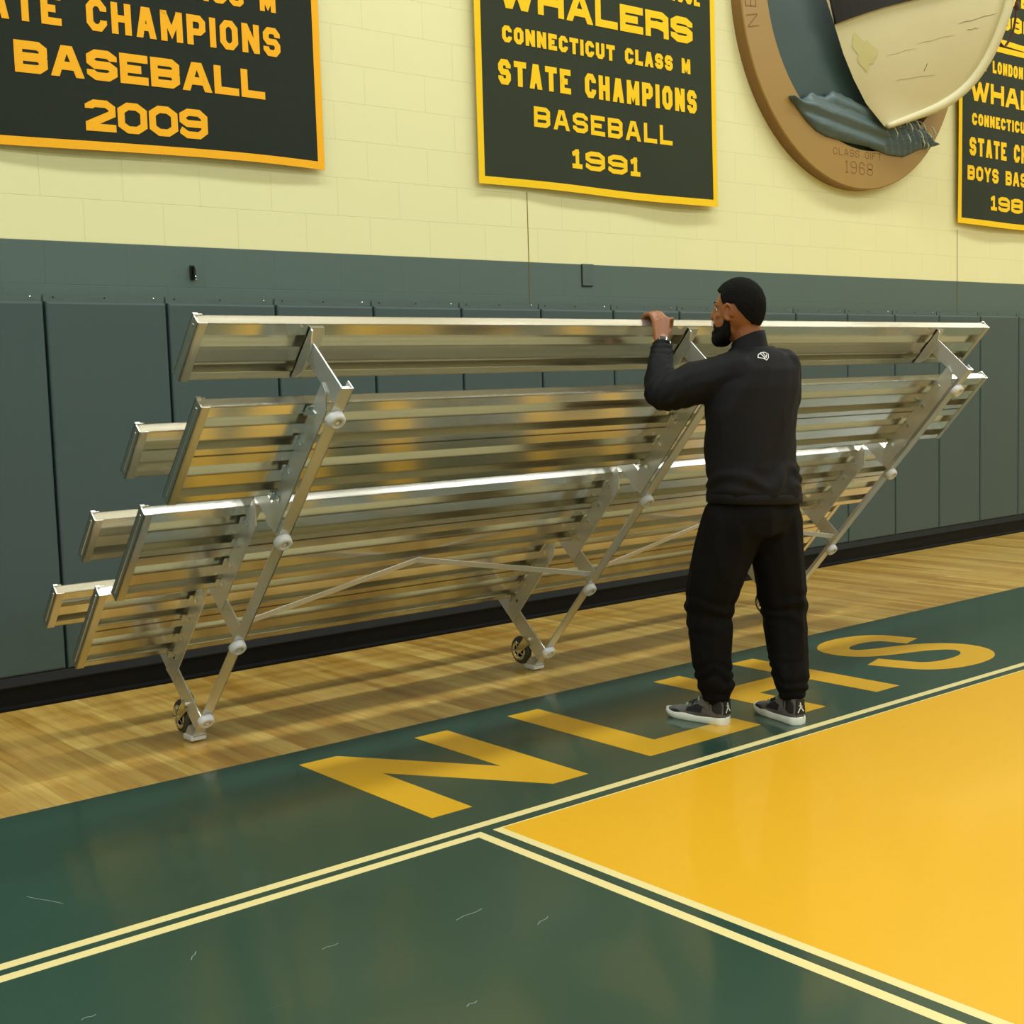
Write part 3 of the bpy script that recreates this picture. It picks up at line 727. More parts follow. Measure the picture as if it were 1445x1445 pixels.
for fi, xf in enumerate((-1.86, 0.0, 1.86)):
    xl = xf - .025
    bm = bmesh.new(); box(bm, xl, xf + .025, 0, .005, -.150, 1.792); box(bm, xf + .020, xf + .025, 0, .040, -.150, 1.792)
    box(bm, xl, xf + .012, 0.005, .012, 1.782, 1.792); obj('runner', bm, 'alu_frame', bl)
    bm = bmesh.new()
    for pi, (a, b, yt, _) in enumerate(posts):
        bm = bmesh.new(); box(bm, xl + .001, xl + .007, .004, yt, a, b); box(bm, xl + .007, xl + .050, .004, yt, a, a + .005)
        obj('upright_post', bm, 'alu_frame', bl)
    # angle brackets under the footboards
    for (a, b, yt, d) in ((1.075, 1.735, .100, .080), (.515, 1.065, .212, .075), (-.065, .500, .330, .075)):
        bm = bmesh.new()
        prism(bm, [(yt, a), (yt - d, a + .012), (yt - d, b - .06), (yt - d * .45, b - .01), (yt, b)], 'X', xl - .006, xl)
        prism(bm, [(yt - .006, a + .03), (yt, a + .03), (yt, b - .02), (yt - .006, b - .02)], 'X', xl - .005, xl + .045)
        o = obj('footboard_bracket', bm, 'alu_frame', bl)
        n = 4 if b - a > .6 else 3
        n = 4
        for k in range(n):     # clip bolts
            zc = a + (b - a) * (.2 + .62 * k / (n - 1)); bm = bmesh.new()
            box(bm, xl - .012, xl - .006, yt - .038, yt - .020, zc - .004, zc + .012)
            box(bm, xl - .030, xl - .006, yt - .010, yt - .0065, zc - .02, zc + .02)
            obj('clip_bolt', bm, 'steel', o)
    # seat brackets
    for (a, b, yt) in ((1.606, 1.846, .272), (1.030, 1.252, .408), (.468, .695, .522), (-.060, .148, .640)):
        bm = bmesh.new()
        prism(bm, [(yt, a + .004), (yt - .030, a + .03), (yt - .052, a + .07), (yt - .052, b - .075), (yt - .020, b - .014), (yt, b - .012)], 'X', xl - .006, xl)
        prism(bm, [(xl - .006, a + .006), (xl + .038, a + .04), (xl + .060, a + .09), (xl + .060, b - .04), (xl + .05, b - .012), (xl - .006, b - .012)], 'Y', yt - .006, yt)
        obj('seat_bracket', bm, 'alu_frame', bl)
    # round foot pads on the floor side of the runner
    for zc in (.006, .474, 1.068, 1.663):
        bm = bmesh.new()
        lathe(bm, [(.034, 0), (.034, .010), (.031, .026), (.026, .030), (.014, .030), (.013, .020), (.001, .020)], (xf - .004, 0.0, zc), (0, -1, 0), 24)
        o = obj('foot_pad', bm, 'plastic', bl, True)
        bm = bmesh.new(); lathe(bm, [(.009, 0), (.009, .006), (.001, .006)], (xf - .004, -.021, zc), (0, -1, 0), 6); obj('bolt_head', bm, 'galv', o)
    # white end shoe that touches the floor
    bm = bmesh.new()
    box(bm, xf - .028, xf + .030, -.006, .052, -.150, -.100)
    R_ = Matrix.Rotation(-TH, 3, 'X')
    o = obj('end_shoe', bm, 'plastic', bl)
    bm = bmesh.new()
    vs = box(bm, xf - .036, xf + .034, -.040, .040, -.012, .012)
    bevel(bm, .006, 2)
    for v in bm.verts:
        q = R_ @ Vector((0, v.co.y, v.co.z)); v.co.y = q.y + 0.020; v.co.z = q.z - 0.139
    obj('shoe_sole', bm, 'plastic', o)
    o.data.materials[0] = M['alu_frame']
    # caster on the back post
    wy, wz = .134, -.146; xc = xl + (.085 if fi == 2 else .040)
    bm = bmesh.new()
    lathe(bm, [(.034, 0), (.058, .002), (.068, .006), (.0715, .012), (.0715, .022), (.068, .028), (.058, .032), (.034, .034)], (xc - .040, wy, wz), (1, 0, 0), 32)
    cs = obj('caster', bm, 'rubber', bl, True)
    bm = bmesh.new(); lathe(bm, [(.050, 0), (.050, .002), (.040, .003), (.034, -.0005), (.015, -.0005), (.013, .010), (.002, .010)], (xc - .040, wy, wz), (-1, 0, 0), 28); obj('wheel_hub', bm, 'chrome', cs, False)
    for k in range(5):
        a_ = 2 * PI * k / 5 + .4; bm = bmesh.new()
        p0 = Vector((xc - .0435, wy + .012 * math.cos(a_), wz + .012 * math.sin(a_))); p1 = Vector((xc - .0425, wy + .048 * math.cos(a_), wz + .048 * math.sin(a_)))
        tube(bm, [p0, p1], .005, 6); obj('wheel_spoke', bm, 'chrome', cs)
    bm = bmesh.new()
    for s in (-1, 1):
        xx = xc - .023 + s * .024
        pts = [(wy - .014, wz - .014), (wy + .014, wz - .010), (wy + .010, wz + .092), (wy - .040, wz + .092)]
        prism(bm, pts, 'X', xx - .002, xx + .002)
    box(bm, xc - .049, xc + .003, wy - .042, wy + .016, wz + .090, wz + .096)
    tube(bm, [(xc - .052, wy, wz), (xc + .004, wy, wz)], .006, 8)
    box(bm, xl + .0075, xl + .016, wy - .055, wy + .03, wz + .085, wz + .155)
    obj('caster_fork', bm, 'chrome', cs)
    bm = bmesh.new(); lathe(bm, [(.010, 0), (.010, .010), (.006, .014)], (xl + .001, wy - .02, wz + .115), (-1, 0, 0), 8); obj('mounting_bolt', bm, 'steel', cs)
# diagonal flat braces, two in each bay, meeting under the middle footboard
def bar(bm, p, q, w, t):
    p, q = Vector(p), Vector(q); d = (q - p).normalized(); s = d.cross(Vector((0, 1, 0))).normalized(); u = s.cross(d).normalized()
    V = [bm.verts.new(e + s * a * w / 2 + u * b * t / 2) for e in (p, q) for a in (-1, 1) for b in (-1, 1)]
    for f in ((0, 1, 3, 2), (4, 6, 7, 5), (0, 4, 5, 1), (2, 3, 7, 6), (0, 2, 6, 4), (1, 5, 7, 3)): bm.faces.new([V[i] for i in f])
for xa, xb in ((-1.86, 0.0), (0.0, 1.86)):
    xm = (xa + xb) / 2
    bm = bmesh.new(); bar(bm, (xa + .012, .020, .585), (xm - .01, .206, .600), .034, .004); obj('diagonal_brace', bm, 'galv', bl)
    bm = bmesh.new(); bar(bm, (xm - .02, .201, .606), (xb - .012, .020, .550), .030, .004); obj('diagonal_brace', bm, 'galv', bl)

# ------------------------------------------------------------------ the man
def icos(center, r, sub=2, mx=None):
    bm = bmesh.new(); bmesh.ops.create_icosphere(bm, subdivisions=sub, radius=1)
    for v in bm.verts:
        q = Vector((v.co.x * (r[0] if hasattr(r, '__len__') else r), v.co.y * (r[1] if hasattr(r, '__len__') else r), v.co.z * (r[2] if hasattr(r, '__len__') else r)))
        if mx: q = mx @ q
        v.co = q + Vector(center)
    return bm
def merge(dst, src):
    m = {v: dst.verts.new(v.co) for v in src.verts}
    for f in src.faces: dst.faces.new([m[v] for v in f.verts])
    src.free()
def cone(dst, a, b, ra, rb):
    bm = icos(a, ra, 2); merge(bm, icos(b, rb, 2))
    r = bmesh.ops.convex_hull(bm, input=bm.verts[:])
    dead = [v for v in bm.verts if not v.link_faces]; bmesh.ops.delete(bm, geom=dead, context='VERTS')
    inner = [v for v in bm.verts if v in set(r.get('geom_interior', []))]
    if inner: bmesh.ops.delete(bm, geom=inner, context='VERTS')
    merge(dst, bm)
def chain(dst, pts, rs):
    for (a, b), (ra, rb) in zip(zip(pts, pts[1:]), zip(rs, rs[1:])): cone(dst, a, b, ra, rb)
def loft(dst, rings, seg=28):
    """rings: (cx, cy, cz, a, b, yaw[, tiltx, tilty])"""
    R = []
    for rg in rings:
        cx, cy, cz, a, b, yw = rg[:6]; tx, ty = (rg[6], rg[7]) if len(rg) > 6 else (0, 0); ring_ = []
        for k in range(seg):
            t = 2 * PI * k / seg; x, y = math.copysign(abs(math.cos(t)) ** .88, math.cos(t)) * a, math.copysign(abs(math.sin(t)) ** .88, math.sin(t)) * b
            X, Y = x * math.cos(yw) - y * math.sin(yw), x * math.sin(yw) + y * math.cos(yw)
            ring_.append(dst.verts.new((cx + X, cy + Y, cz + X * tx + Y * ty)))
        R.append(ring_)
    for a, b in zip(R, R[1:]):
        for k in range(seg): dst.faces.new((a[k], a[(k + 1) % seg], b[(k + 1) % seg], b[k]))
    dst.faces.new(R[0][::-1]); dst.faces.new(R[-1])
def solidify(name, bm, m, parent, voxel, smooth=5, disp=None, origin=None):
    bmesh.ops.recalc_face_normals(bm, faces=bm.faces[:])
    me = bpy.data.meshes.new(name); bm.to_mesh(me); bm.free()
    o = bpy.data.objects.new(name, me); C.objects.link(o)
    r = o.modifiers.new('r', 'REMESH'); r.mode = 'VOXEL'; r.voxel_size = voxel; r.adaptivity = 0
    s = o.modifiers.new('s', 'SMOOTH'); s.factor = .5; s.iterations = smooth
    dg = bpy.context.evaluated_depsgraph_get(); dg.update()
    me2 = bpy.data.meshes.new_from_object(o.evaluated_get(dg)); me2.name = name
    bpy.data.objects.remove(o); bpy.data.meshes.remove(me)
    if disp:
        nr = [v.normal.copy() for v in me2.vertices]
        for v, n_ in zip(me2.vertices, nr): v.co = v.co + n_ * disp(v.co, n_)
    if origin:
        for v in me2.vertices: v.co = v.co - origin
    for p in me2.polygons: p.use_smooth = True
    me2.materials.clear(); me2.materials.append(M[m])
    return link(bpy.data.objects.new(name, me2), parent)
ORG = Vector((4.165, -2.60, 0.0))
shL, elL, wrL = Vector((4.045, -2.635, 1.475)), Vector((3.835, -2.44, 1.380)), Vector((3.945, -2.335, 1.588))
shR, elR, wrR = Vector((4.325, -2.640, 1.475)), Vector((4.500, -2.430, 1.365)), Vector((4.430, -2.335, 1.588))
LW = lambda x, v, u: Vector((x, -1.242 + .745 * v - .668 * u, .108 + .668 * v + .745 * u))
hd = Vector((4.124, -2.589, 1.716))
ha = math.radians(24); Fh = Vector((-math.sin(ha), math.cos(ha), 0)); Lh = Vector((-Fh.y, Fh.x, 0))
HM = Matrix((Fh, Lh, Vector((0, 0, 1)))).transposed()
H = lambda f, l, z: hd + HM @ Vector((f, l, z))
hipL, knL, anL = Vector((4.050, -2.600, .90)), Vector((4.022, -2.500, .493)), Vector((4.056, -2.505, .09))
hipR, knR, anR = Vector((4.285, -2.640, .90)), Vector((4.318, -2.655, .473)), Vector((4.290, -2.712, .09))

bm = bmesh.new()
# head
merge(bm, icos(H(-.010, 0, .004), (.097, .077, .108), 3, HM))
merge(bm, icos(H(.032, 0, -.052), (.066, .060, .078), 3, HM))
merge(bm, icos(H(.048, 0, -.092), (.036, .034, .030), 2, HM))
merge(bm, icos(H(.066, 0, .018), (.026, .056, .020), 2, HM))
chain(bm, [H(.088, 0, .006), H(.101, 0, -.030)], [.009, .013])
for s in (-1, 1):
    merge(bm, icos(H(.090, s * .013, -.034), .009, 1))
    merge(bm, icos(H(.060, s * .040, -.026), (.022, .018, .018), 2, HM))
    # ears: rim, lobe and a hollow
    er = [H(.016 + .018 * math.cos(t), s * (.079 + .004 * math.sin(t)), -.014 + .031 * math.sin(t)) for t in [math.radians(d) for d in range(-100, 210, 22)]]
    chain(bm, er, [.0068] * len(er))
    merge(bm, icos(H(.016, s * .074, -.016), (.014, .006, .024), 2, HM))
    merge(bm, icos(H(.022, s * .076, -.040), (.009, .006, .010), 2, HM))
chain(bm, [H(.088, -.022, -.066), H(.096, 0, -.064), H(.088, .022, -.066)], [.005, .0085, .005])
chain(bm, [H(.086, -.020, -.076), H(.094, 0, -.078), H(.086, .020, -.076)], [.005, .009, .005])
# neck and body under the clothes
loft(bm, [(4.170, -2.635, 1.50, .085, .072, 0), (4.163, -2.625, 1.56, .066, .062, 0), (4.150, -2.612, 1.62, .060, .060, 0), (4.142, -2.604, 1.68, .060, .064, 0)])
loft(bm, [(4.168, -2.62, .86, .16, .11, 0), (4.168, -2.62, 1.0, .165, .11, 0), (4.158, -2.62, 1.12, .16, .10, 0), (4.160, -2.62, 1.30, .185, .11, 0), (4.180, -2.635, 1.44, .19, .10, 0), (4.175, -2.635, 1.52, .09, .07, 0)])
for a, b, c in ((shL, elL, wrL), (shR, elR, wrR)): chain(bm, [a, b, c], [.056, .040, .027])
for a, b, c in ((hipL, knL, anL), (hipR, knR, anR)):
    chain(bm, [a, b, c], [.085, .056, .026]); chain(bm, [c, c + Vector((0, .03, -.035)), c + Vector((0, .12, -.052))], [.024, .020, .014])
def hand(x, wr, s):
    """s=+1: thumb towards +x (left hand seen from behind)"""
    kn = [LW(x + s * k * .021, v, u) for k, v, u in ((-1.5, .264, 1.872), (-.5, .268, 1.882), (.5, .269, 1.885), (1.5, .267, 1.880))]
    for k, K in enumerate(kn):
        r = (.0090, .0100, .0105, .0102)[k]; ln = (.85, .97, 1.03, .96)[k]; xx = K.x
        cone(bm, wr + Vector((s * (k - 1.5) * .009, .004, .010)), K, .021, .0155)
        chain(bm, [K, LW(xx, .268 + .050 * ln, 1.878), LW(xx - s * .001, .3345, 1.878 - .029 * ln), LW(xx - s * .002, .330, 1.878 - .052 * ln)], [.0118, r, r * .92, r * .8])
    cone(bm, wr + Vector((0, 0, -.03)), wr + Vector((0, .004, .012)), .028, .029)
    b0 = wr.lerp(kn[3], .35) + Vector((s * .012, .0, 0))
    chain(bm, [b0, LW(x + s * .046, .240, 1.845), LW(x + s * .055, .255, 1.868), LW(x + s * .052, .262, 1.890)], [.017, .0135, .0115, .0095])
hand(3.985, wrL, 1); hand(4.425, wrR, -1)
body = solidify('person', bm, 'skin', None, .0048, 3, None, ORG)
body.location = ORG
tag(body, 'person seen from behind in black sweatshirt and joggers, both hands pushing the bleacher', 'person')
# eyes
for s in (-1, 1):
    bm = icos(H(.068, s * .031, .002) - ORG, .0120, 2); obj('eye', bm, 'eye', body, True)
    bm = icos(H(.0768, s * .0315, .002) - ORG, .0048, 2); obj('iris', bm, 'dark_metal', body, True)
    bm = bmesh.new(); tube(bm, [H(.0895, s * .014, .024) - ORG, H(.083, s * .032, .029) - ORG, H(.066, s * .050, .024) - ORG], [.002, .0035, .0015], 8); obj('eyebrow', bm, 'hair', body, True)
# short cropped hair: hugs the skull above a crisp hairline
def cap_surface(name, c, rad, fn, sub=6):
    bm = bmesh.new(); bmesh.ops.create_icosphere(bm, subdivisions=sub, radius=1)
    dead = []
    for v in bm.verts:
        d = v.co.normalized(); off = fn(d); p = Vector((d.x * rad[0], d.y * rad[1], d.z * rad[2])); n_ = Vector((d.x / rad[0], d.y / rad[1], d.z / rad[2])).normalized()
        v.co = H(*(Vector(c) + p + n_ * off)) - ORG
        if off < -.012: dead.append(v)
    bmesh.ops.delete(bm, geom=dead, context='VERTS')
    return obj(name, bm, 'hair', body, True)
def ss(x): x = max(0, min(1, x)); return x * x * (3 - 2 * x)
def hairf(d):
    # hairline height as a function of direction: forehead high, notch round the ear, low at the nape
    f = d.x; az = math.atan2(abs(d.y), d.x)     # 0 front .. pi back
    pts = [(0, .55), (.5, .56), (.85, .50), (.98, .30), (1.12, .06), (1.24, .00), (1.38, .12), (1.58, .12), (1.75, -.12), (2.1, -.46), (2.5, -.66), (PI, -.70)]
    z = pts[-1][1]
    for (a0, z0), (a1, z1) in zip(pts, pts[1:]):
        if a0 <= az <= a1: z = z0 + (z1 - z0) * (az - a0) / (a1 - a0); break
    t = (d.z - z) / .10
    n_ = noise.noise(d * 34) * .0022 + noise.noise(d * 12) * .0015
    return -.014 + .024 * ss(t + .35) + .004 * ss((d.z + .2) * 1.2) + n_ * ss(t)
cap_surface('hair', (-.010, 0, .004), (.097, .077, .108), hairf)
bm = bmesh.new()      # full beard
for s in (-1, 1):
    chain(bm, [H(.024, s * .066, -.022), H(.026, s * .061, -.060), H(.034, s * .050, -.100), H(.070, s * .028, -.122)], [.008, .015, .024, .028])
    chain(bm, [H(.034, s * .050, -.080), H(.072, s * .036, -.080)], [.018, .012])
    chain(bm, [H(.094, s * .004, -.054), H(.084, s * .028, -.062), H(.076, s * .034, -.088)], [.006, .008, .012])
chain(bm, [H(.086, 0, -.096), H(.082, 0, -.128)], [.022, .024])
merge(bm, icos(H(.066, 0, -.118), (.044, .050, .034), 2, HM))
solidify('beard', bm, 'hair', body, .005, 3, lambda c, n_: noise.noise(c * 90) * .0025, ORG)

# sweatshirt
def folds(c, n_, amp=.006, sc=9.0, dirv=(.6, .2, 1.0)):
    d = Vector(dirv).normalized(); q = c - d * c.dot(d) * .72
    a = noise.noise(q * sc); b = noise.noise(q * sc * 2.1 + Vector((3, 1, 7)))
    return amp * (1 - 3.2 * abs(a)) + amp * .4 * b
bm = bmesh.new()
loft(bm, [(4.176, -2.625, .940, .212, .150, 0, -.06, 0), (4.172, -2.625, .965, .222, .158, 0, -.06, 0), (4.166, -2.625, 1.02, .218, .155, 0), (4.158, -2.622, 1.10, .208, .140, 0), (4.154, -2.620, 1.20, .216, .136, 0), (4.160, -2.622, 1.31, .226, .134, 0),
          (4.176, -2.632, 1.40, .228, .126, 0), (4.190, -2.640, 1.47, .210, .108, 0), (4.188, -2.640, 1.515, .160, .088, 0), (4.178, -2.634, 1.545, .100, .076, 0), (4.172, -2.630, 1.560, .080, .070, 0)])
chain(bm, [Vector((4.19, -2.64, 1.44)), shR, elR.lerp(shR, .45), elR, elR.lerp(wrR, .5), wrR + Vector((0, 0, -.014))], [.09, .088, .078, .066, .056, .043])
chain(bm, [Vector((4.14, -2.64, 1.43)), shL + Vector((.01, 0, -.02)), elL.lerp(shL, .5) + Vector((0, 0, -.002)), elL, elL.lerp(wrL, .45), wrL + Vector((0, 0, -.022))], [.09, .094, .086, .072, .060, .045])
cone(bm, shR + Vector((.02, -.01, -.02)), shR + Vector((.02, -.01, -.14)), .068, .06)
def shirt_disp(c, n_):
    a = folds(c, n_, .0065, 7.5, (.55, .1, 1.0))
    if c.z < 1.12: a += .008 * math.sin(c.z * 95 + 9 * noise.noise(c * 6)) * ss((1.10 - c.z) / .05) * ss((c.z - .97) / .03) * .6
    dE = min((c - elL).length, (c - elR).length)
    if dE < .16: a += .007 * math.sin((c - elL).dot((wrL - shL).normalized()) * 150 + 5 * noise.noise(c * 14)) * (1 - dE / .16)
    dW = min((c - wrL).length, (c - wrR).length)
    if dW < .13: a += .0045 * math.sin(c.z * 300 + 4 * noise.noise(c * 25)) * (1 - dW / .13)
    return a
shirt = solidify('sweatshirt', bm, 'shirt', body, .0085, 4, shirt_disp, ORG)
bm = bmesh.new()     # stand collar
for k, (zz, rr) in enumerate(((1.535, .090), (1.556, .078), (1.582, .069), (1.600, .066), (1.596, .061), (1.57, .061))):
    row = []
    for j in range(36):
        t = 2 * PI * j / 36; x, y = math.cos(t), math.sin(t)
        row.append(bm.verts.new(Vector((4.154 + rr * x * 1.04, -2.620 + rr * y, zz - (y * .026 if k > 1 else 0) + (x * .006))) - ORG))
    if k:
        for j in range(36): bm.faces.new((prev[j], prev[(j + 1) % 36], row[(j + 1) % 36], row[j]))
    prev = row
c_o = obj('collar', bm, 'shirt', shirt, True)
bm = bmesh.new()     # hem band
for k, (zz, e) in enumerate(((.965, .004), (.962, .007), (.930, .006), (.926, .001))):
    row = []
    for j in range(48):
        t = 2 * PI * j / 48; x = math.copysign(abs(math.cos(t)) ** .88, math.cos(t)); y = math.copysign(abs(math.sin(t)) ** .88, math.sin(t))
        row.append(bm.verts.new(Vector((4.174 + (.216 + e) * x, -2.625 + (.152 + e) * y, zz - .06 * .216 * x)) - ORG))
    if k:
        for j in range(48): bm.faces.new((prev[j], prev[(j + 1) % 48], row[(j + 1) % 48], row[j]))
    prev = row
obj('hem_band', bm, 'shirt', shirt, True)
# small white emblem printed below the collar
tree = BVHTree.FromPolygons([v.co.copy() for v in shirt.data.vertices], [tuple(p.vertices) for p in shirt.data.polygons])
cen = Vector((4.128, -2.90, 1.632)) - ORG; vd = Vector((0, .85, -.53)).normalized(); bm = bmesh.new()
for pl, t in (([(-.040, -.004), (-.030, .012), (-.012, .022), (.012, .023), (.030, .010), (.022, -.012), (.004, -.026), (-.010, -.014), (-.040, -.004)], .0045), ([(-.014, .016), (-.002, -.008)], .006), ([(.002, .016), (.008, -.010), (.016, .004)], .005), ([(-.016, -.012), (.002, -.014)], .004)):
    for q in strokes2d(pl, t):
        vs = []
        for p in q:
            h = tree.ray_cast(cen + Vector((p.x * .85, 0, p.y * .85)), vd)
            if h[0] is None: break
            vs.append(bm.verts.new(h[0] + h[1] * .0018))
        if len(vs) == 4: bm.faces.new(vs)
lg = obj('printed_emblem', bm, 'white', shirt); lg['label'] = 'small white line emblem under the collar'

# joggers
bm = bmesh.new()
loft(bm, [(4.170, -2.622, .80, .185, .135, 0), (4.170, -2.622, .88, .205, .150, 0), (4.172, -2.622, .96, .200, .142, 0), (4.172, -2.622, 1.0, .19, .13, 0)])
chain(bm, [Vector((4.070, -2.60, .85)), Vector((4.032, -2.555, .68)), knL, Vector((4.028, -2.500, .30)), anL + Vector((0, 0, .075)), anL + Vector((0, 0, .050))], [.132, .120, .098, .084, .072, .060])
chain(bm, [Vector((4.262, -2.635, .85)), Vector((4.292, -2.648, .68)), knR, Vector((4.308, -2.680, .30)), anR + Vector((0, 0, .075)), anR + Vector((0, 0, .050))], [.126, .112, .096, .082, .072, .060])
def pant_disp(c, n_):
    a = folds(c, n_, .006, 8, (.25, .2, 1.0))
    lo = ss((.34 - c.z) / .14)
    a += lo * .0045 * math.sin(c.z * 120 + 6 * noise.noise(c * 10))
    kn_ = 1 - min(1, abs(c.z - .48) / .12)
    a += kn_ * .006 * math.sin(c.z * 85 + c.x * 40 + 5 * noise.noise(c * 9))
    return a
solidify('joggers', bm, 'pants', body, .0085, 4, pant_disp, ORG)

# wristwatch
bm = bmesh.new(); ax = (wrL - elL).normalized(); s_, t_ = frame_for(ax); cw_ = wrL + ax * .002
rings = []
for k in range(28):
    a_ = 2 * PI * k / 28; d = s_ * math.cos(a_) + t_ * math.sin(a_)
    rings.append([bm.verts.new(cw_ + d * r_ + ax * h_ - ORG) for r_, h_ in ((.0300, -.010), (.0345, -.010), (.0352, 0), (.0345, .010), (.0300, .010))])
for k in range(28):
    for j in range(5): bm.faces.new((rings[k][j], rings[(k + 1) % 28][j], rings[(k + 1) % 28][(j + 1) % 5], rings[k][(j + 1) % 5]))
wt = obj('wristwatch', bm, 'watch', body, True)
for k in range(7):
    d = (s_ * math.cos(k * .9) + t_ * math.sin(k * .9)); bm = bmesh.new(); tube(bm, [cw_ + d * .034 - ax * .007 - ORG, cw_ + d * .036 + ax * .007 - ORG], .0035, 6); obj('link', bm, 'steel', wt)

# shoes
def shoe(heel, toe):
    heel, toe = Vector(heel), Vector(toe); f = (toe - heel).normalized(); l = Vector((-f.y, f.x, 0)); L_ = (toe - heel).length
    P = lambda s, w, z: heel + f * (s * L_) + l * w + Vector((0, 0, z))
    hw = lambda s: .042 * ss(s / .07) ** .5 * (1 - ss((s - .30) / .5) * 0) * (.92 + .20 * ss((s - .35) / .3)) * (max(0.0, 1 - max(0, (s - .72) / .285) ** 2.2)) ** .5 if s > 0 else 0
    bm = bmesh.new(); rows_ = []
    prof = [(0, .94), (.004, 1.0), (.014, 1.05), (.024, 1.03), (.028, .97)]
    n_ = 26
    for z, k_ in prof:
        row = []
        for side in (1, -1):
            rng = range(n_ + 1) if side == 1 else range(n_ - 1, 0, -1)
            for i in rng:
                s = i / n_; w = hw(max(s, .002)) * k_ * side
                toe_up = .012 * max(0, (s - .78) / .22) ** 2; hl = .010 * (1 - ss(s / .45))
                wavy = .006 * math.exp(-((s - .62) / .07) ** 2) if z > .02 else 0
                row.append(bm.verts.new(P(s * (1 + (k_ - 1) * .3), w, z * (1 + hl * 20 * (z > .01)) + toe_up + wavy) - ORG))
        rows_.append(row)
    for a, b in zip(rows_, rows_[1:]):
        for i in range(len(a)): bm.faces.new((a[i], a[(i + 1) % len(a)], b[(i + 1) % len(b)], b[i]))
    bm.faces.new(rows_[0][::-1]); bm.faces.new(rows_[-1])
    # upper
    sh = bmesh.new()
    top = [(0.02, .095), (.08, .142), (.30, .140), (.41, .112), (.52, .078), (.64, .062), (.78, .052), (.90, .046), (.985, .034)]
    R = []
    for s, zt in [(t_[0], t_[1]) for t_ in top]:
        ring_ = []
        w = max(hw(s), .012) * .95
        for k in range(17):
            a_ = PI * k / 16; cx_ = math.cos(a_); sz = math.sin(a_)
            ring_.append(sh.verts.new(P(s, w * math.copysign(abs(cx_) ** .7, cx_) * (1 - .08 * sz * (zt > .07)), .024 + (zt - .024) * sz ** .75) - ORG))
        R.append(ring_)
    for a, b in zip(R, R[1:]):
        for k in range(16): sh.faces.new((a[k], a[k + 1], b[k + 1], b[k]))
        sh.faces.new((a[16], a[0], b[0], b[16]))
    sh.faces.new(R[0]); sh.faces.new(R[-1][::-1])
    so = obj('shoe', sh, 'shoe_grey', body, True)
    obj('midsole', bm, 'sole', so, True)
    def patch(name, m, pts, side, off=.0035):   # overlay panel on one side given (s, height fraction)
        bm = bmesh.new()
        def Q(s, z):
            for (s0, z0), (s1, z1) in zip(top, top[1:]):
                if s0 <= s <= s1: zt = z0 + (z1 - z0) * (s - s0) / (s1 - s0); break
            else: zt = top[0][1] if s < top[0][0] else top[-1][1]
            sz = max(0, min(1, ((z - .024) / (zt - .024)))) ** (1 / .75); cx_ = math.sqrt(max(0, 1 - sz * sz))
            w = max(hw(s), .012) * .95 * cx_ ** .7 * (1 - .08 * sz * (zt > .07)) + off
            return P(s, side * w, z) - ORG
        n2 = 10
        A, B = pts     # lower and upper edge polylines, same length
        V = []
        for j in range(4):
            row = []
            for (a, b) in zip(A, B): row.append(bm.verts.new(Q(a[0] + (b[0] - a[0]) * j / 3, a[1] + (b[1] - a[1]) * j / 3)))
            V.append(row)
        for j in range(3):
            for i in range(len(A) - 1): bm.faces.new((V[j][i], V[j][i + 1], V[j + 1][i + 1], V[j + 1][i]))
        o = obj(name, bm, m, so, True); return o
    for sd in (1, -1):
        patch('mesh_panel', 'shoe_black', ([(.36, .044), (.44, .044), (.52, .044), (.60, .044)], [(.34, .070), (.42, .080), (.50, .070), (.58, .058)]), sd)
        patch('toe_guard', 'shoe_black', ([(.66, .034), (.74, .034), (.82, .034), (.88, .035)], [(.68, .036), (.74, .042), (.82, .042), (.87, .037)]), sd)
        patch('heel_panel', 'shoe_black', ([(.04, .050), (.10, .050), (.15, .055), (.18, .06)], [(.04, .082), (.10, .118), (.16, .118), (.20, .110)]), sd)
        patch('lace_wing', 'shoe_grey', ([(.22, .060), (.30, .072), (.38, .075)], [(.24, .112), (.32, .112), (.40, .094)]), sd, .007)
    for s, z in ((.40, .100), (.46, .090), (.53, .080), (.60, .070)):
        bm = bmesh.new(); tube(bm, [P(s, -.028, z - .010) - ORG, P(s + .01, -.012, z + .004) - ORG, P(s + .01, .012, z + .004) - ORG, P(s, .028, z - .010) - ORG], .0045, 8); obj('lace', bm, 'shoe_black', so, True)
    for s, z, w in ((.40, .103, .030), (.60, .070, .030)):
        for sd in (1, -1):
            bm = icos(P(s, sd * w, z - .004) - ORG, (.010, .006, .012), 2); obj('lace_tab', bm, 'mint', so, True)
    bm = bmesh.new()      # padded tongue and heel tab
    merge(bm, icos(P(.36, 0, .118) - ORG, (.020, .022, .026), 2)); obj('tongue', bm, 'shoe_black', so, True)
    bm = bmesh.new(); prism(bm, [(-.022, .046), (.022, .046), (.019, .108), (-.019, .108)], 'Y', -.003, .003)
    Rz = Matrix((l, f, Vector((0, 0, 1)))).transposed()
    for v in bm.verts: v.co = Rz @ v.co + P(.018, 0, 0) - ORG
    ht = obj('heel_tab', bm, 'shoe_black', so)
    bm = bmesh.new()      # white leaping mark on the heel tab
    for q in strokes2d([(-.013, .060), (0, .078), (.013, .056)], .0045) + strokes2d([(0, .076), (.002, .094)], .0045) + strokes2d([(-.006, .080), (.008, .084)], .0035):
        prism(bm, [(p.x, p.y) for p in q], 'Y', -.0045, -.0031)
    for v in bm.verts: v.co = Rz @ v.co + P(.018, 0, 0) - ORG
    obj('heel_mark', bm, 'white', so)
shoe((4.068, -2.560, 0), (4.030, -2.250, 0)); shoe((4.272, -2.775, 0), (4.352, -2.475, 0))


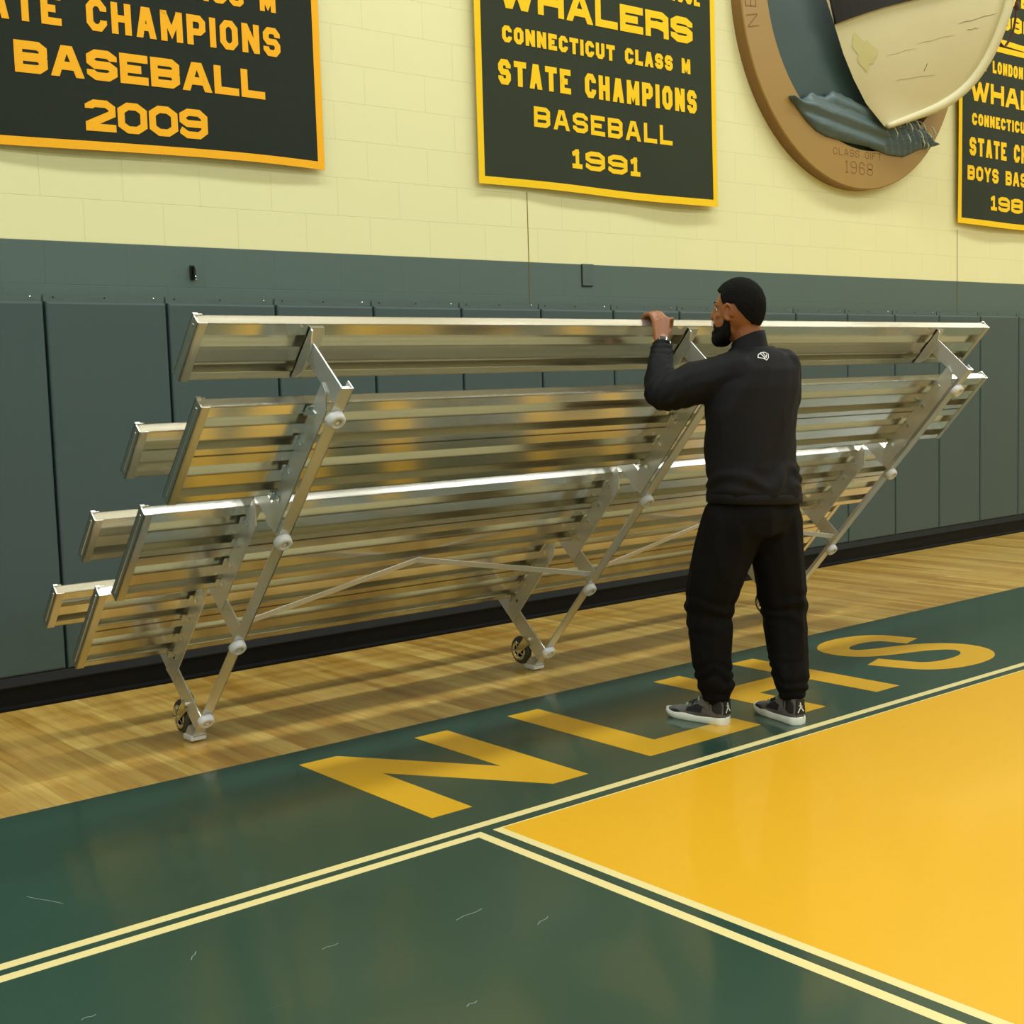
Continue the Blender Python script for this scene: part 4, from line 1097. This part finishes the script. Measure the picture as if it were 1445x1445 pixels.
# ------------------------------------------------------------------ lights
n = 0
for ix in range(8):
    for iy in range(3):
        x = -5.0 + ix * 3.3; y = -2.4 - iy * 5.2
        f = empty('ceiling_light', (x, y, 7.6)); tag(f, 'rectangular high bay light hanging from the gym ceiling', 'light', 'high bay ceiling lights')
        bm = bmesh.new(); box(bm, -1.25, 1.25, -.35, .35, 0.0, .10); obj('housing', bm, 'fixture', f)
        for sx in (-.5, .5):
            bm = bmesh.new(); tube(bm, [(sx, 0, .1), (sx, 0, .8)], .006, 6); obj('hanger', bm, 'steel', f)
        bm = bmesh.new(); box(bm, -1.20, 1.20, -.30, .30, -.012, -.001); obj('diffuser', bm, 'lens', f)
        L = bpy.data.lights.new('high_bay_lamp', 'AREA'); L.shape = 'RECTANGLE'; L.size = 2.4; L.size_y = .6; L.energy = 95; L.color = (.95, 1, 1.0)
        lo = bpy.data.objects.new('high_bay_lamp', L); C.objects.link(lo); lo.location = (x, y, 7.57)
wd = bpy.data.worlds.new('world'); S.world = wd; wd.use_nodes = True
wd.node_tree.nodes['Background'].inputs[0].default_value = (.95, 1, 1, 1); wd.node_tree.nodes['Background'].inputs[1].default_value = 0.05

# ------------------------------------------------------------------ camera
cam = bpy.data.cameras.new('camera'); cam.sensor_width = 36; cam.lens = 1859.8362 / 1445 * 36
cam.clip_start = 0.05; cam.clip_end = 100
co = bpy.data.objects.new('camera', cam); C.objects.link(co)
yaw, pitch, roll = 0.682480083, 0.096414793, -0.0308544150
fwd = Vector((math.sin(yaw) * math.cos(pitch), math.cos(yaw) * math.cos(pitch), -math.sin(pitch)))
r0 = Vector((math.cos(yaw), -math.sin(yaw), 0)); u0 = r0.cross(fwd)
rt = math.cos(roll) * r0 + math.sin(roll) * u0; up = -math.sin(roll) * r0 + math.cos(roll) * u0
mw = Matrix((rt, up, -fwd)).transposed().to_4x4(); mw.translation = (0, -6.17871, 1.43945)
co.matrix_world = mw
S.camera = co
S.view_settings.view_transform = 'Standard'; S.view_settings.look = 'None'; S.view_settings.gamma = 1.0
S.view_settings.use_curve_mapping = False; S.view_settings.exposure = 0.04
S.cycles.sample_clamp_indirect = 2.5; S.cycles.blur_glossy = 1.2; S.cycles.max_bounces = 8; S.cycles.diffuse_bounces = 4; S.cycles.glossy_bounces = 5
